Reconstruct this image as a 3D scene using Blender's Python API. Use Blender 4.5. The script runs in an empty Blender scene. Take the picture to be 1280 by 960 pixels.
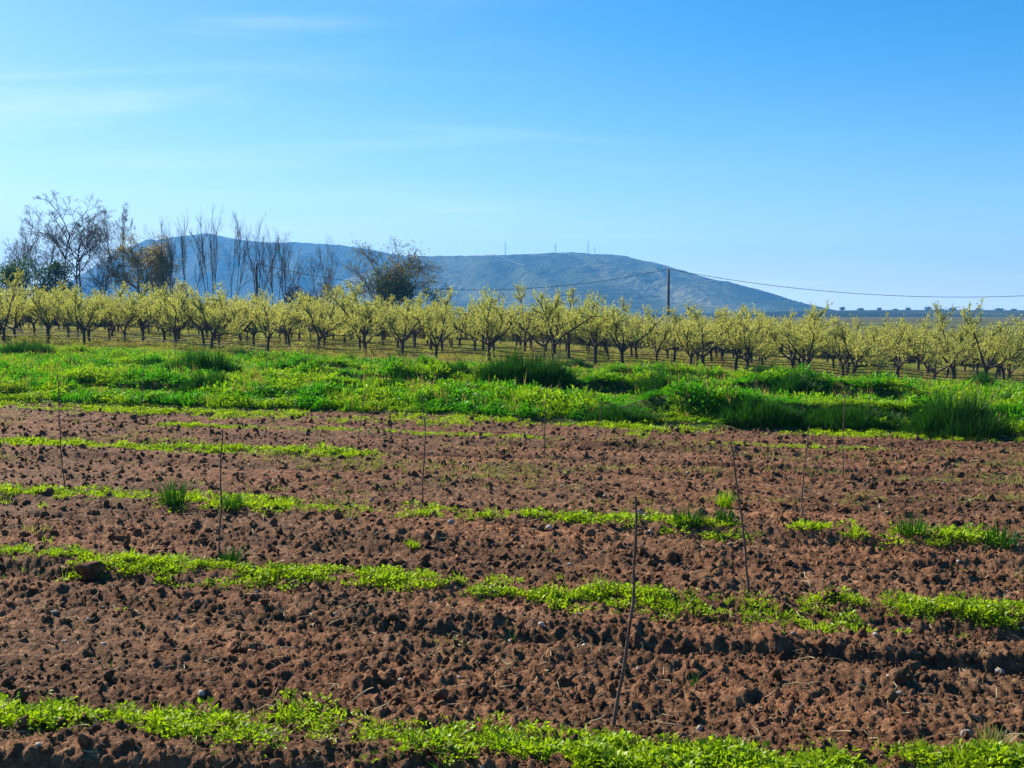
import bpy, math, random
import numpy as np
from mathutils import Vector

# ------------------------------------------------------------------ camera, sky, sun, exposure
S = bpy.context.scene
col = S.collection
F = 1400.0                      # focal length in photo pixels (1280 wide)
CAMH = 1.9                      # eye height, metres
HORIZON = 393.0                 # photo row of the horizon
cd = bpy.data.cameras.new('camera')
cam = bpy.data.objects.new('camera', cd); col.objects.link(cam)
cam.location = (0, 0, CAMH)
cam.rotation_euler = (math.radians(90) - math.atan((480 - HORIZON) / F), 0, 0)
cd.sensor_width = 36.0; cd.lens = 36.0 * F / 1280.0
cd.clip_start = 0.1; cd.clip_end = 40000
S.camera = cam

SUN_EL, SUN_AZ = math.radians(30), math.radians(-42)       # ahead of the camera, to the left
sunvec = Vector((math.sin(SUN_AZ) * math.cos(SUN_EL), math.cos(SUN_AZ) * math.cos(SUN_EL), math.sin(SUN_EL)))
ld = bpy.data.lights.new('sun', 'SUN'); ld.energy = 5.0; ld.angle = math.radians(0.5); ld.color = (1.0, 0.90, 0.76)
sun = bpy.data.objects.new('sun', ld); col.objects.link(sun)
sun.rotation_euler = sunvec.to_track_quat('Z', 'Y').to_euler(); sun.location = (-60, 60, 60)

W = bpy.data.worlds.new('World'); S.world = W; W.use_nodes = True
wn, wl = W.node_tree.nodes, W.node_tree.links
wn.clear()
def wnode(t, **kw):
    n = wn.new(t)
    for k, v in kw.items(): setattr(n, k, v)
    return n
sky = wnode('ShaderNodeTexSky', sky_type='NISHITA', sun_disc=False, sun_elevation=SUN_EL, sun_rotation=SUN_AZ,
            altitude=200.0, air_density=1.0, dust_density=0.3, ozone_density=4.0)
bgd = wnode('ShaderNodeBackground'); bgd.inputs[1].default_value = 0.058
wout = wnode('ShaderNodeOutputWorld')
# thin cirrus on a flat layer high above: direction projected on the layer, stretched noise
tc = wnode('ShaderNodeTexCoord')
sep = wnode('ShaderNodeSeparateXYZ'); wl.new(tc.outputs['Generated'], sep.inputs[0])
zz = wnode('ShaderNodeMath', operation='MAXIMUM'); wl.new(sep.outputs[2], zz.inputs[0]); zz.inputs[1].default_value = 0.0
za = wnode('ShaderNodeMath', operation='ADD'); wl.new(zz.outputs[0], za.inputs[0]); za.inputs[1].default_value = 0.10
dx = wnode('ShaderNodeMath', operation='DIVIDE'); wl.new(sep.outputs[0], dx.inputs[0]); wl.new(za.outputs[0], dx.inputs[1])
dy = wnode('ShaderNodeMath', operation='DIVIDE'); wl.new(sep.outputs[1], dy.inputs[0]); wl.new(za.outputs[0], dy.inputs[1])
cmb = wnode('ShaderNodeCombineXYZ'); wl.new(dx.outputs[0], cmb.inputs[0]); wl.new(dy.outputs[0], cmb.inputs[1])
def cirrus(rotz, scale, loc, nscale, detail, lo, hi):
    mp = wnode('ShaderNodeMapping'); mp.inputs['Rotation'].default_value = (0, 0, rotz)
    mp.inputs['Scale'].default_value = scale; mp.inputs['Location'].default_value = loc
    wl.new(cmb.outputs[0], mp.inputs[0])
    nz = wnode('ShaderNodeTexNoise'); nz.inputs['Scale'].default_value = nscale; nz.inputs['Detail'].default_value = detail
    nz.inputs['Roughness'].default_value = 0.55; nz.inputs['Distortion'].default_value = 0.35
    wl.new(mp.outputs[0], nz.inputs[0])
    mr = wnode('ShaderNodeMapRange', interpolation_type='SMOOTHSTEP'); mr.inputs[1].default_value = lo; mr.inputs[2].default_value = hi
    wl.new(nz.outputs[0], mr.inputs[0]); return mr.outputs[0]
c1 = cirrus(0.5, (0.22, 0.5, 1), (-1.5, 0.6, 0), 1.0, 2.0, 0.40, 0.70)      # broad veil
c2 = cirrus(0.5, (0.5, 1.6, 1), (5.6, 2.3, 0), 1.6, 6.0, 0.45, 0.75)        # streaks
def wmath(op, a, b):
    m = wnode('ShaderNodeMath', operation=op)
    for q, k in ((a, 0), (b, 1)):
        if hasattr(q, 'is_output'): wl.new(q, m.inputs[k])
        else: m.inputs[k].default_value = q
    return m.outputs[0]
nrm = wnode('ShaderNodeVectorMath', operation='NORMALIZE'); wl.new(tc.outputs['Generated'], nrm.inputs[0])
dot = wnode('ShaderNodeVectorMath', operation='DOT_PRODUCT'); wl.new(nrm.outputs[0], dot.inputs[0]); dot.inputs[1].default_value = sunvec
phase = wmath('ADD', wmath('POWER', wmath('MULTIPLY', wmath('ADD', dot.outputs['Value'], 1.0), 0.5), 5.0), 0.12)
path = wmath('POWER', wmath('DIVIDE', 0.062, wmath('ADD', zz.outputs[0], 0.022)), 1.6)
body = wmath('ADD', wmath('MULTIPLY', c1, 0.14), wmath('ADD', wmath('MULTIPLY', wmath('MULTIPLY', c1, c2), 0.85), 0.46))
veil = wmath('MINIMUM', wmath('MULTIPLY', wmath('MULTIPLY', path, phase), wmath('MULTIPLY', body, 2.5)), 0.94)
hs = wnode('ShaderNodeHueSaturation'); hs.inputs['Saturation'].default_value = 1.5; wl.new(sky.outputs[0], hs.inputs['Color'])   # the photograph's vivid colour
cmix = wnode('ShaderNodeMixRGB', blend_type='MIX'); wl.new(veil, cmix.inputs[0])
wl.new(hs.outputs[0], cmix.inputs[1]); cmix.inputs[2].default_value = (8.4, 9.0, 9.2, 1)
wl.new(cmix.outputs[0], bgd.inputs[0]); wl.new(bgd.outputs[0], wout.inputs[0])

S.view_settings.view_transform = 'Standard'; S.view_settings.look = 'None'
S.view_settings.exposure = 1.35; S.view_settings.gamma = 1.0; S.view_settings.use_curve_mapping = False
S.render.engine = 'CYCLES'
cy = S.cycles
cy.max_bounces = 6; cy.diffuse_bounces = 3; cy.transmission_bounces = 4; cy.volume_bounces = 0; cy.transparent_max_bounces = 6
cy.use_denoising = True
cy.sample_clamp_indirect = 6.0

# ------------------------------------------------------------------ helpers
ROW = math.radians(14.0)
RNG = np.random.default_rng(7)
R = random.Random(11)

def hsh(ix, iy, seed):
    n = (ix.astype(np.int64) * 374761393 + iy.astype(np.int64) * 668265263 + seed * 974634777) & 0xffffffff
    n = ((n ^ (n >> 13)) * 1274126177) & 0xffffffff
    n = ((n ^ (n >> 15)) * 2246822519) & 0xffffffff
    return ((n ^ (n >> 16)) & 0xffffff) / float(0xffffff)
def vnoise(x, y, seed=0):
    x = np.asarray(x, float); y = np.asarray(y, float)
    ix, iy = np.floor(x), np.floor(y); fx, fy = x - ix, y - iy
    fx = fx * fx * (3 - 2 * fx); fy = fy * fy * (3 - 2 * fy)
    ix = ix.astype(np.int64); iy = iy.astype(np.int64)
    a, b, c, d = hsh(ix, iy, seed), hsh(ix + 1, iy, seed), hsh(ix, iy + 1, seed), hsh(ix + 1, iy + 1, seed)
    return (a * (1 - fx) + b * fx) * (1 - fy) + (c * (1 - fx) + d * fx) * fy
def fbm(x, y, seed=0, octv=4, gain=0.5):
    t, amp, tot = 0.0, 1.0, 0.0
    for o in range(octv):
        t = t + amp * vnoise(x * 2**o, y * 2**o, seed + o * 17); tot += amp; amp *= gain
    return t / tot
def clods(x, y, cell, seed, rmin, rmax):
    ix, iy = np.floor(x / cell).astype(np.int64), np.floor(y / cell).astype(np.int64)
    best = np.zeros_like(x)
    for ox in (-1, 0, 1):
        for oy in (-1, 0, 1):
            jx, jy = ix + ox, iy + oy
            px = (jx + hsh(jx, jy, seed)) * cell; py = (jy + hsh(jx, jy, seed + 1)) * cell
            r = cell * (rmin + (rmax - rmin) * hsh(jx, jy, seed + 2) ** 2)
            best = np.maximum(best, np.sqrt(np.maximum(r * r - (x - px)**2 - (y - py)**2, 0.0)))
    return best
def sstep(a, b, x):
    t = np.clip((np.asarray(x, float) - a) / (b - a), 0, 1); return t * t * (3 - 2 * t)

SA, CA = math.sin(ROW), math.cos(ROW)
def to_uv(x, y): return x * CA - y * SA, x * SA + y * CA          # u along the rows, v across them
def from_uv(u, v): return u * CA + v * SA, -u * SA + v * CA
def T(x, y):                                                     # the lie of the land: falls gently to the right farther out
    x = np.asarray(x, float); y = np.asarray(y, float)
    tilt = 0.030 * sstep(4, 50, y) * (1 - sstep(150, 320, y))
    return -tilt * x * np.where(x > 0, 1.6, 1.0) - 0.45 * sstep(22, 50, y) * (1 - sstep(150, 320, y))
def at(px, py, lift=0.0):                                        # ground point seen at a photo pixel
    d = CAMH * F / (py - HORIZON)
    for _ in range(25):
        x = (px - 640) / F * d
        d = (CAMH - float(T(x, d)) - lift) * F / (py - HORIZON)
    return (px - 640) / F * d, d

def link(o, parent=None):
    col.objects.link(o)
    if parent is not None: o.parent = parent
    return o
def tag(o, label=None, cat=None, group=None, kind=None):
    if label: o['label'] = label
    if cat: o['category'] = cat
    if group: o['group'] = group
    if kind: o['kind'] = kind
    return o
def np_mesh(name, V, Q, mat, smooth=True):
    V = np.asarray(V, np.float32); Q = np.asarray(Q, np.int32)
    me = bpy.data.meshes.new(name)
    k = Q.shape[1]
    me.vertices.add(len(V)); me.vertices.foreach_set('co', V.ravel())
    me.loops.add(Q.size); me.loops.foreach_set('vertex_index', Q.ravel())
    me.polygons.add(len(Q))
    me.polygons.foreach_set('loop_start', np.arange(0, Q.size, k, dtype=np.int32))
    me.polygons.foreach_set('loop_total', np.full(len(Q), k, np.int32))
    if smooth: me.polygons.foreach_set('use_smooth', np.ones(len(Q), bool))
    me.update(calc_edges=True)
    if mat: me.materials.append(mat)
    return me
def obj(name, me, parent=None): return link(bpy.data.objects.new(name, me), parent)
def empty(name, loc, rz=0.0, sc=1.0):
    o = bpy.data.objects.new(name, None); o.empty_display_size = 0.2
    o.location = loc; o.rotation_euler = (0, 0, rz); o.scale = (sc, sc, sc); return link(o)
def grid_mesh(name, X, Y, Z, mat):
    n, m = X.shape
    V = np.stack([X.ravel(), Y.ravel(), Z.ravel()], 1)
    idx = np.arange(n * m).reshape(n, m)
    Q = np.stack([idx[:-1, :-1].ravel(), idx[:-1, 1:].ravel(), idx[1:, 1:].ravel(), idx[1:, :-1].ravel()], 1)
    return np_mesh(name, V, Q, mat)

class MB:                                                        # collects tubes and leaves; quads only
    def __init__(s): s.v = []; s.q = []; s.n = 0
    def raw(s, V, Q):
        s.v.append(np.asarray(V, np.float32)); s.q.append(np.asarray(Q, np.int32) + s.n); s.n += len(V)
    def tube(s, P, rad, n=5):
        P = np.asarray(P, float); k = len(P)
        rad = np.broadcast_to(np.asarray(rad, float), (k,)) if np.ndim(rad) else np.full(k, rad)
        tg = np.gradient(P, axis=0); tg /= np.linalg.norm(tg, axis=1)[:, None] + 1e-9
        ref = np.array([0.31, 0.17, 0.93]) if abs(tg[0][2]) < 0.8 else np.array([0.95, 0.2, 0.1])
        a = np.cross(tg, ref); a /= np.linalg.norm(a, axis=1)[:, None] + 1e-9
        b = np.cross(tg, a)
        th = np.arange(n) * 2 * math.pi / n
        V = P[:, None] + rad[:, None, None] * (np.cos(th)[None, :, None] * a[:, None] + np.sin(th)[None, :, None] * b[:, None])
        i = np.arange(k - 1)[:, None] * n; j = np.arange(n)[None, :]; j2 = (j + 1) % n
        Q = np.stack([i + j, i + j2, i + n + j2, i + n + j], -1).reshape(-1, 4)
        s.raw(V.reshape(-1, 3), Q)
    def leaves(s, P, D, Nn, L, Wd, fold=0.25):                   # leaf blades: two quads folded on the midrib
        P = np.asarray(P, float); D = D / (np.linalg.norm(D, axis=1)[:, None] + 1e-9)
        side = np.cross(D, Nn); side /= np.linalg.norm(side, axis=1)[:, None] + 1e-9
        up = np.cross(side, D)
        L = np.asarray(L)[:, None]; Wd = np.asarray(Wd)[:, None]
        base, tip = P, P + D * L
        m = P + D * L * 0.5
        l_ = m + side * Wd * 0.5 + up * Wd * fold; r_ = m - side * Wd * 0.5 + up * Wd * fold
        n = len(P)
        V = np.stack([base, r_, tip, l_], 1).reshape(-1, 3)
        i = np.arange(n) * 4
        s.raw(V, np.stack([i, i + 1, i + 2, i + 3], 1))
    def blades(s, P, tipv, Wd, bend=0.35):                       # grass blades: root, bent middle, tip
        P = np.asarray(P, float); tipv = np.asarray(tipv, float)
        h = np.array([[0, 0, 1.0]]); hor = tipv * np.array([[1, 1, 0]])
        side = np.cross(tipv, h); side /= np.linalg.norm(side, axis=1)[:, None] + 1e-9
        ang = RNG.uniform(-1.2, 1.2, len(P))[:, None]
        side = side * np.cos(ang) + hor / (np.linalg.norm(hor, axis=1)[:, None] + 1e-9) * np.sin(ang)
        Wd = np.asarray(Wd)[:, None]
        mid = P + tipv * 0.55 - hor * bend * 0.45 + h * np.linalg.norm(tipv, axis=1)[:, None] * 0.06
        tip = P + tipv
        V = np.stack([P - side * Wd * .5, P + side * Wd * .5, mid + side * Wd * .42, mid - side * Wd * .42,
                      tip + side * Wd * .07, tip - side * Wd * .07], 1).reshape(-1, 3)
        i = np.arange(len(P)) * 6
        s.raw(V, np.concatenate([np.stack([i, i + 1, i + 2, i + 3], 1), np.stack([i + 3, i + 2, i + 4, i + 5], 1)]))
    def mesh(s, name, mat, smooth=True): return np_mesh(name, np.concatenate(s.v), np.concatenate(s.q), mat, smooth)

# ------------------------------------------------------------------ materials
def new_mat(name):
    m = bpy.data.materials.new(name); m.use_nodes = True
    return m, m.node_tree.nodes, m.node_tree.links
def noise_node(n, l, scale, detail=3, vec=None, rough=0.55):
    t = n.new('ShaderNodeTexNoise'); t.inputs['Scale'].default_value = scale; t.inputs['Detail'].default_value = detail
    t.inputs['Roughness'].default_value = rough
    if vec is not None: l.new(vec, t.inputs['Vector'])
    return t
def ramp_node(n, l, fac, stops):
    r = n.new('ShaderNodeValToRGB'); e = r.color_ramp.elements
    e[0].position, e[0].color = stops[0][0], (*stops[0][1], 1)
    e[1].position, e[1].color = stops[-1][0], (*stops[-1][1], 1)
    for p, c in stops[1:-1]:
        x = e.new(p); x.color = (*c, 1)
    l.new(fac, r.inputs[0]); return r
def mix_node(n, l, fac, a, b, mode='MIX'):
    m = n.new('ShaderNodeMixRGB'); m.blend_type = mode
    if hasattr(fac, 'is_output'): l.new(fac, m.inputs[0])
    else: m.inputs[0].default_value = fac
    for s, i in ((a, 1), (b, 2)):
        if hasattr(s, 'is_output'): l.new(s, m.inputs[i])
        else: m.inputs[i].default_value = (*s, 1)
    return m.outputs[0]
def plain_mat(name, stops, scale=8, rough=0.9, bump=0.0, bscale=40, obj_random=0.0):
    m, n, l = new_mat(name); p = n['Principled BSDF']
    g = n.new('ShaderNodeTexCoord')
    t = noise_node(n, l, scale, 4, g.outputs['Object'])
    r = ramp_node(n, l, t.outputs[0], stops); out = r.outputs[0]
    if obj_random:
        oi = n.new('ShaderNodeObjectInfo'); mr = n.new('ShaderNodeMapRange')
        mr.inputs[3].default_value = 1 - obj_random; mr.inputs[4].default_value = 1 + obj_random
        l.new(oi.outputs['Random'], mr.inputs[0])
        vm = n.new('ShaderNodeVectorMath'); vm.operation = 'SCALE'; l.new(out, vm.inputs[0]); l.new(mr.outputs[0], vm.inputs['Scale']); out = vm.outputs[0]
    l.new(out, p.inputs['Base Color']); p.inputs['Roughness'].default_value = rough
    p.inputs['Specular IOR Level'].default_value = 0.2
    if bump:
        t2 = noise_node(n, l, bscale, 5, g.outputs['Object']); b = n.new('ShaderNodeBump'); b.inputs['Strength'].default_value = bump
        b.inputs['Distance'].default_value = 0.02
        l.new(t2.outputs[0], b.inputs['Height']); l.new(b.outputs[0], p.inputs['Normal'])
    return m
def leaf_mat(name, c0, c1, trans=0.5, tcol=None, field=0.0, c2=None):
    """thin leaf: diffuse + translucent, colour varied per plant, optionally by a patchy field across the land"""
    m, n, l = new_mat(name); n.remove(n['Principled BSDF']); out = n['Material Output']
    oi = n.new('ShaderNodeObjectInfo'); g = n.new('ShaderNodeNewGeometry')
    t = noise_node(n, l, 9.0, 2, g.outputs['Position'])
    ad = n.new('ShaderNodeMath'); ad.operation = 'ADD'; l.new(oi.outputs['Random'], ad.inputs[0]); l.new(t.outputs[0], ad.inputs[1])
    hf = n.new('ShaderNodeMath'); hf.operation = 'MULTIPLY'; l.new(ad.outputs[0], hf.inputs[0]); hf.inputs[1].default_value = 0.5
    c = mix_node(n, l, hf.outputs[0], c0, c1)
    if c2:
        tf = noise_node(n, l, field, 2, g.outputs['Position'])
        mr = n.new('ShaderNodeMapRange'); mr.inputs[1].default_value = 0.44; mr.inputs[2].default_value = 0.58; l.new(tf.outputs[0], mr.inputs[0])
        c = mix_node(n, l, mr.outputs[0], c, c2)
    d = n.new('ShaderNodeBsdfDiffuse'); l.new(c, d.inputs[0])
    tr = n.new('ShaderNodeBsdfTranslucent')
    l.new(mix_node(n, l, 1.0, c, tcol or (1.25, 1.25, 0.6), 'MULTIPLY'), tr.inputs[0])
    mx = n.new('ShaderNodeMixShader'); mx.inputs[0].default_value = trans
    l.new(d.outputs[0], mx.inputs[1]); l.new(tr.outputs[0], mx.inputs[2])
    gl = n.new('ShaderNodeBsdfGlossy'); gl.inputs['Roughness'].default_value = 0.45; gl.inputs[0].default_value = (0.9, 0.95, 0.9, 1)
    m2 = n.new('ShaderNodeMixShader'); m2.inputs[0].default_value = 0.015
    l.new(mx.outputs[0], m2.inputs[1]); l.new(gl.outputs[0], m2.inputs[2])
    l.new(m2.outputs[0], out.inputs[0]); return m

def soil_material():
    m, n, l = new_mat('tilled_soil'); p = n['Principled BSDF']
    g = n.new('ShaderNodeNewGeometry'); pos = g.outputs['Position']
    t1 = noise_node(n, l, 0.55, 4, pos); t2 = noise_node(n, l, 14.0, 4, pos); t3 = noise_node(n, l, 75.0, 3, pos)
    a = ramp_node(n, l, t2.outputs[0], [(0.28, (0.085, 0.040, 0.020)), (0.52, (0.165, 0.080, 0.041)), (0.75, (0.30, 0.165, 0.092))])
    b = ramp_node(n, l, t2.outputs[0], [(0.28, (0.075, 0.040, 0.022)), (0.55, (0.15, 0.083, 0.045)), (0.75, (0.27, 0.17, 0.10))])
    mr = n.new('ShaderNodeMapRange'); mr.inputs[1].default_value = 0.4; mr.inputs[2].default_value = 0.62; l.new(t1.outputs[0], mr.inputs[0])
    c = mix_node(n, l, mr.outputs[0], a.outputs[0], b.outputs[0])
    sp = ramp_node(n, l, t3.outputs[0], [(0.3, (0.7, 0.7, 0.7)), (0.62, (1.05, 1.05, 1.05)), (0.76, (1.7, 1.65, 1.5))])
    c = mix_node(n, l, 1.0, c, sp.outputs[0], 'MULTIPLY')
    mp = n.new('ShaderNodeMapping'); mp.vector_type = 'TEXTURE'; mp.inputs['Rotation'].default_value = (0, 0, -ROW); mp.inputs['Scale'].default_value = (5.0, 0.45, 1)   # damp and dry passes of the harrow
    l.new(pos, mp.inputs[0]); t5 = noise_node(n, l, 1.0, 4, mp.outputs[0], 0.6)
    bd = ramp_node(n, l, t5.outputs[0], [(0.34, (0.74, 0.71, 0.68)), (0.5, (1.14, 1.11, 1.08)), (0.66, (1.5, 1.44, 1.36))])
    c = mix_node(n, l, 1.0, c, bd.outputs[0], 'MULTIPLY')
    l.new(c, p.inputs['Base Color']); p.inputs['Roughness'].default_value = 0.95; p.inputs['Specular IOR Level'].default_value = 0.1
    b1 = n.new('ShaderNodeBump'); b1.inputs['Strength'].default_value = 1.0; b1.inputs['Distance'].default_value = 0.03
    t4 = noise_node(n, l, 45.0, 6, pos, 0.65); l.new(t4.outputs[0], b1.inputs['Height']); l.new(b1.outputs[0], p.inputs['Normal'])
    return m
M_soil = soil_material()
def land_mat(name, stops, scale, stretch=(1, 1, 1), fine=3.0, bump=0.3, lo=0.6, hi=1.35):
    m, n, l = new_mat(name); p = n['Principled BSDF']
    g = n.new('ShaderNodeNewGeometry'); mp = n.new('ShaderNodeMapping'); mp.inputs['Scale'].default_value = stretch
    l.new(g.outputs['Position'], mp.inputs[0])
    t = noise_node(n, l, scale, 5, mp.outputs[0], 0.6); r = ramp_node(n, l, t.outputs[0], stops)
    t2 = noise_node(n, l, fine, 4, g.outputs['Position']); sp = ramp_node(n, l, t2.outputs[0], [(0.3, (lo, lo, lo)), (0.7, (hi, hi, hi))])
    l.new(mix_node(n, l, 1.0, r.outputs[0], sp.outputs[0], 'MULTIPLY'), p.inputs['Base Color'])
    p.inputs['Roughness'].default_value = 1.0; p.inputs['Specular IOR Level'].default_value = 0.05
    b = n.new('ShaderNodeBump'); b.inputs['Strength'].default_value = bump; b.inputs['Distance'].default_value = 1.0 / fine
    l.new(t2.outputs[0], b.inputs['Height']); l.new(b.outputs[0], p.inputs['Normal'])
    return m
M_land = land_mat('far_land', [(0.3, (0.05, 0.065, 0.025)), (0.5, (0.08, 0.085, 0.04)), (0.7, (0.12, 0.10, 0.06))], 0.004, (1, 4, 1), 0.05)
M_meadow = land_mat('meadow_ground', [(0.3, (0.03, 0.055, 0.012)), (0.7, (0.07, 0.09, 0.02))], 0.6, (1, 1, 1), 12)
M_orch = land_mat('orchard_floor', [(0.3, (0.12, 0.14, 0.045)), (0.5, (0.19, 0.17, 0.075)), (0.7, (0.26, 0.20, 0.11))], 0.16, (0.4, 1.5, 1), 5)
M_hill = land_mat('wooded_hill', [(0.38, (0.008, 0.016, 0.009)), (0.48, (0.017, 0.028, 0.014)), (0.56, (0.032, 0.045, 0.022)), (0.68, (0.08, 0.085, 0.05))], 0.0045, (1, 0.35, 1), 0.05, 0.6, 0.75, 1.2)
M_track = plain_mat('bare_track', [(0.3, (0.12, 0.115, 0.07)), (0.7, (0.18, 0.165, 0.10))], 0.05, 0.95)
M_hill2 = land_mat('scrubby_hill', [(0.36, (0.014, 0.028, 0.013)), (0.46, (0.035, 0.055, 0.025)), (0.53, (0.06, 0.08, 0.038)), (0.64, (0.14, 0.145, 0.08))], 0.0055, (1, 0.35, 1), 0.06, 0.6, 0.75, 1.2)
M_bark = plain_mat('dark_bark', [(0.3, (0.030, 0.022, 0.018)), (0.7, (0.085, 0.066, 0.055))], 14, 0.95, 0.5, 40)
M_barkl = plain_mat('grey_bark', [(0.3, (0.10, 0.085, 0.07)), (0.7, (0.21, 0.18, 0.15))], 6, 0.95)
M_twig = plain_mat('ochre_twig', [(0.3, (0.17, 0.125, 0.05)), (0.7, (0.32, 0.24, 0.11))], 6, 0.95)
M_whip = plain_mat('whip_bark', [(0.3, (0.075, 0.045, 0.035)), (0.7, (0.17, 0.11, 0.085))], 20, 0.7)
M_leafy = leaf_mat('spring_leaf', (0.31, 0.34, 0.09), (0.48, 0.48, 0.18), 0.5)
M_leafd = leaf_mat('evergreen_leaf', (0.03, 0.07, 0.018), (0.06, 0.12, 0.028), 0.35)
M_leafb = leaf_mat('bush_leaf', (0.06, 0.065, 0.022), (0.12, 0.11, 0.035), 0.4)
M_leafo = leaf_mat('olive_leaf', (0.12, 0.11, 0.045), (0.20, 0.18, 0.08), 0.45)
M_leafp = leaf_mat('purple_leaf', (0.035, 0.018, 0.020), (0.06, 0.032, 0.03), 0.3)
M_weed = leaf_mat('weed_leaf', (0.13, 0.27, 0.006), (0.31, 0.42, 0.012), 0.5)
M_weedp = leaf_mat('pale_weed_leaf', (0.15, 0.17, 0.06), (0.24, 0.24, 0.09), 0.45)
M_grass = leaf_mat('meadow_blade', (0.032, 0.21, 0.004), (0.095, 0.33, 0.006), 0.45, None, 0.8, (0.22, 0.37, 0.010))
M_tuft = leaf_mat('tuft_blade', (0.014, 0.075, 0.007), (0.042, 0.14, 0.012), 0.25)
M_dry = leaf_mat('dry_blade', (0.20, 0.17, 0.06), (0.30, 0.25, 0.10), 0.45)
M_short = leaf_mat('short_blade', (0.14, 0.21, 0.025), (0.23, 0.26, 0.05), 0.45, None, 0.25, (0.25, 0.21, 0.085))
M_stone = plain_mat('pale_stone', [(0.3, (0.28, 0.22, 0.18)), (0.7, (0.50, 0.44, 0.38))], 30, 0.8, 0.3, 60, 0.3)
M_straw = plain_mat('straw', [(0.3, (0.22, 0.16, 0.08)), (0.7, (0.40, 0.32, 0.18))], 20, 0.8, 0, 40, 0.4)
M_black = plain_mat('black_hose', [(0.3, (0.012, 0.012, 0.013)), (0.7, (0.02, 0.02, 0.021))], 30, 0.6)
M_pole = plain_mat('weathered_pole', [(0.3, (0.06, 0.055, 0.05)), (0.7, (0.11, 0.10, 0.09))], 5, 0.9)
M_ceram = plain_mat('insulator', [(0.3, (0.10, 0.06, 0.04)), (0.7, (0.14, 0.09, 0.06))], 5, 0.4)
M_mast = plain_mat('galvanised_mast', [(0.3, (0.20, 0.20, 0.21)), (0.7, (0.30, 0.30, 0.31))], 0.3, 0.6)

# ------------------------------------------------------------------ the land
EDGE = 20.2
def edge_v(u): return EDGE + 0.9 * (fbm(u * 0.25, u * 0 + 3.3, 41, 3) - 0.5)
ROWS_V = [4.42, 7.48, 10.2, 13.4, 16.5]
ROW_W = [0.26, 0.27, 0.24, 0.2, 0.22]
ROW_H = [0.06, 0.055, 0.045, 0.03, 0.04]
def row_shift(u, k): return (0.45 * sstep(-3, 2.5, u) if k == 0 else 0) + 0.14 * (vnoise(u * 0.45, u * 0 + k * 7.7, 50 + k) - 0.5) * 2
def soil_h(x, y):
    u, v = to_uv(x, y)
    h = T(x, y)
    for k, (rv, w, rh) in enumerate(zip(ROWS_V, ROW_W, ROW_H)):
        c = v - rv - row_shift(u, k)
        wv = w * (0.75 + 0.6 * vnoise(u * 0.9, u * 0, 60 + k))
        h = h + rh * (0.45 + 0.9 * vnoise(u * 1.1, u * 0 + 2, 70 + k)) * sstep(-wv - 0.10, -wv * 0.62, c) * (1 - sstep(wv * 0.3, wv + 0.35, c))
    # furrow with a steep far wall
    fv = v - 6.60 - 0.10 * (vnoise(u * 0.5, u * 0, 81) - 0.5) * 2
    dep = 0.052 * (0.55 + 0.6 * vnoise(u * 0.8, u * 0, 82)) * (0.35 + 0.65 * sstep(-3.4, -1.8, u))
    h = h - dep * sstep(-0.42, -0.08, fv) * (1 - sstep(-0.05, 0.06, fv))
    h = h + 0.008 * sstep(-0.02, 0.08, fv) * (1 - sstep(0.1, 0.6, fv))
    # shallow furrows farther back
    for q, (fv0, dd) in enumerate(((14.8, 0.05), (17.4, 0.05), (12.1, 0.03), (9.2, 0.025))):
        f2 = v - fv0 - 0.12 * (vnoise(u * 0.4, u * 0, 90 + q) - 0.5) * 2
        h = h - dd * sstep(-0.4, -0.08, f2) * (1 - sstep(-0.04, 0.08, f2))
    # bank in front of the nearest row
    bv = v - (4.10 + 0.35 * sstep(-3, 1, u) - 0.45 * sstep(0.2, 1.4, u)) - 0.10 * (vnoise(u * 0.8, u * 0 + 1, 85) - 0.5) * 2
    h = h - 0.12 * (1 - sstep(-0.09, 0.05, bv))
    h = h + 0.05 * (fbm(u * 0.3, v * 3.4, 88, 2) - 0.5) + 0.014 * np.sin(v * 2 * math.pi / 0.62 + 2.0 * vnoise(u * 0.3, v * 0.3, 87)) + 0.05 * (fbm(x * 0.9, y * 0.9, 5, 3) - 0.5)
    wx = x + 0.05 * (vnoise(x * 9, y * 9, 21) - 0.5); wy = y + 0.05 * (vnoise(x * 9, y * 9, 22) - 0.5)
    rough = 0.5 + 0.5 * vnoise(x * 0.8, y * 0.8, 33) + 0.55 * vnoise(u * 0.12, v * 2.6, 34)
    h = h + rough * (0.22 * clods(wx, wy, 0.19, 101, 0.05, 0.6) + 0.36 * clods(wx + 3, wy, 0.075, 111, 0.15, 0.66) + 0.70 * clods(wx, wy + 5, 0.038, 121, 0.25, 0.68) + 0.7 * clods(wx + 9, wy + 2, 0.022, 131, 0.3, 0.7))
    h = h + 0.030 * np.abs(fbm(x * 26, y * 26, 9, 3) - 0.5) + 0.012 * (fbm(u * 3, v * 22, 19, 2) - 0.5)
    return h - 0.055 - 0.35 * sstep(0.6, 1.8, v - edge_v(u))

N1, N2 = 620, 1060
dd_ = 3.1 * (26.0 / 3.1) ** (np.arange(N1) / (N1 - 1)); uu_ = np.linspace(-0.63, 0.63, N2)
Dg, Ug = np.meshgrid(dd_, uu_, indexing='ij'); Xg = Ug * (Dg + 2.5); Yg = Dg
o = obj('tilled_soil', grid_mesh('tilled_soil', Xg, Yg, soil_h(Xg, Yg), M_soil))
tag(o, 'reddish brown tilled soil of the field in the foreground', kind='structure')

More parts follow.
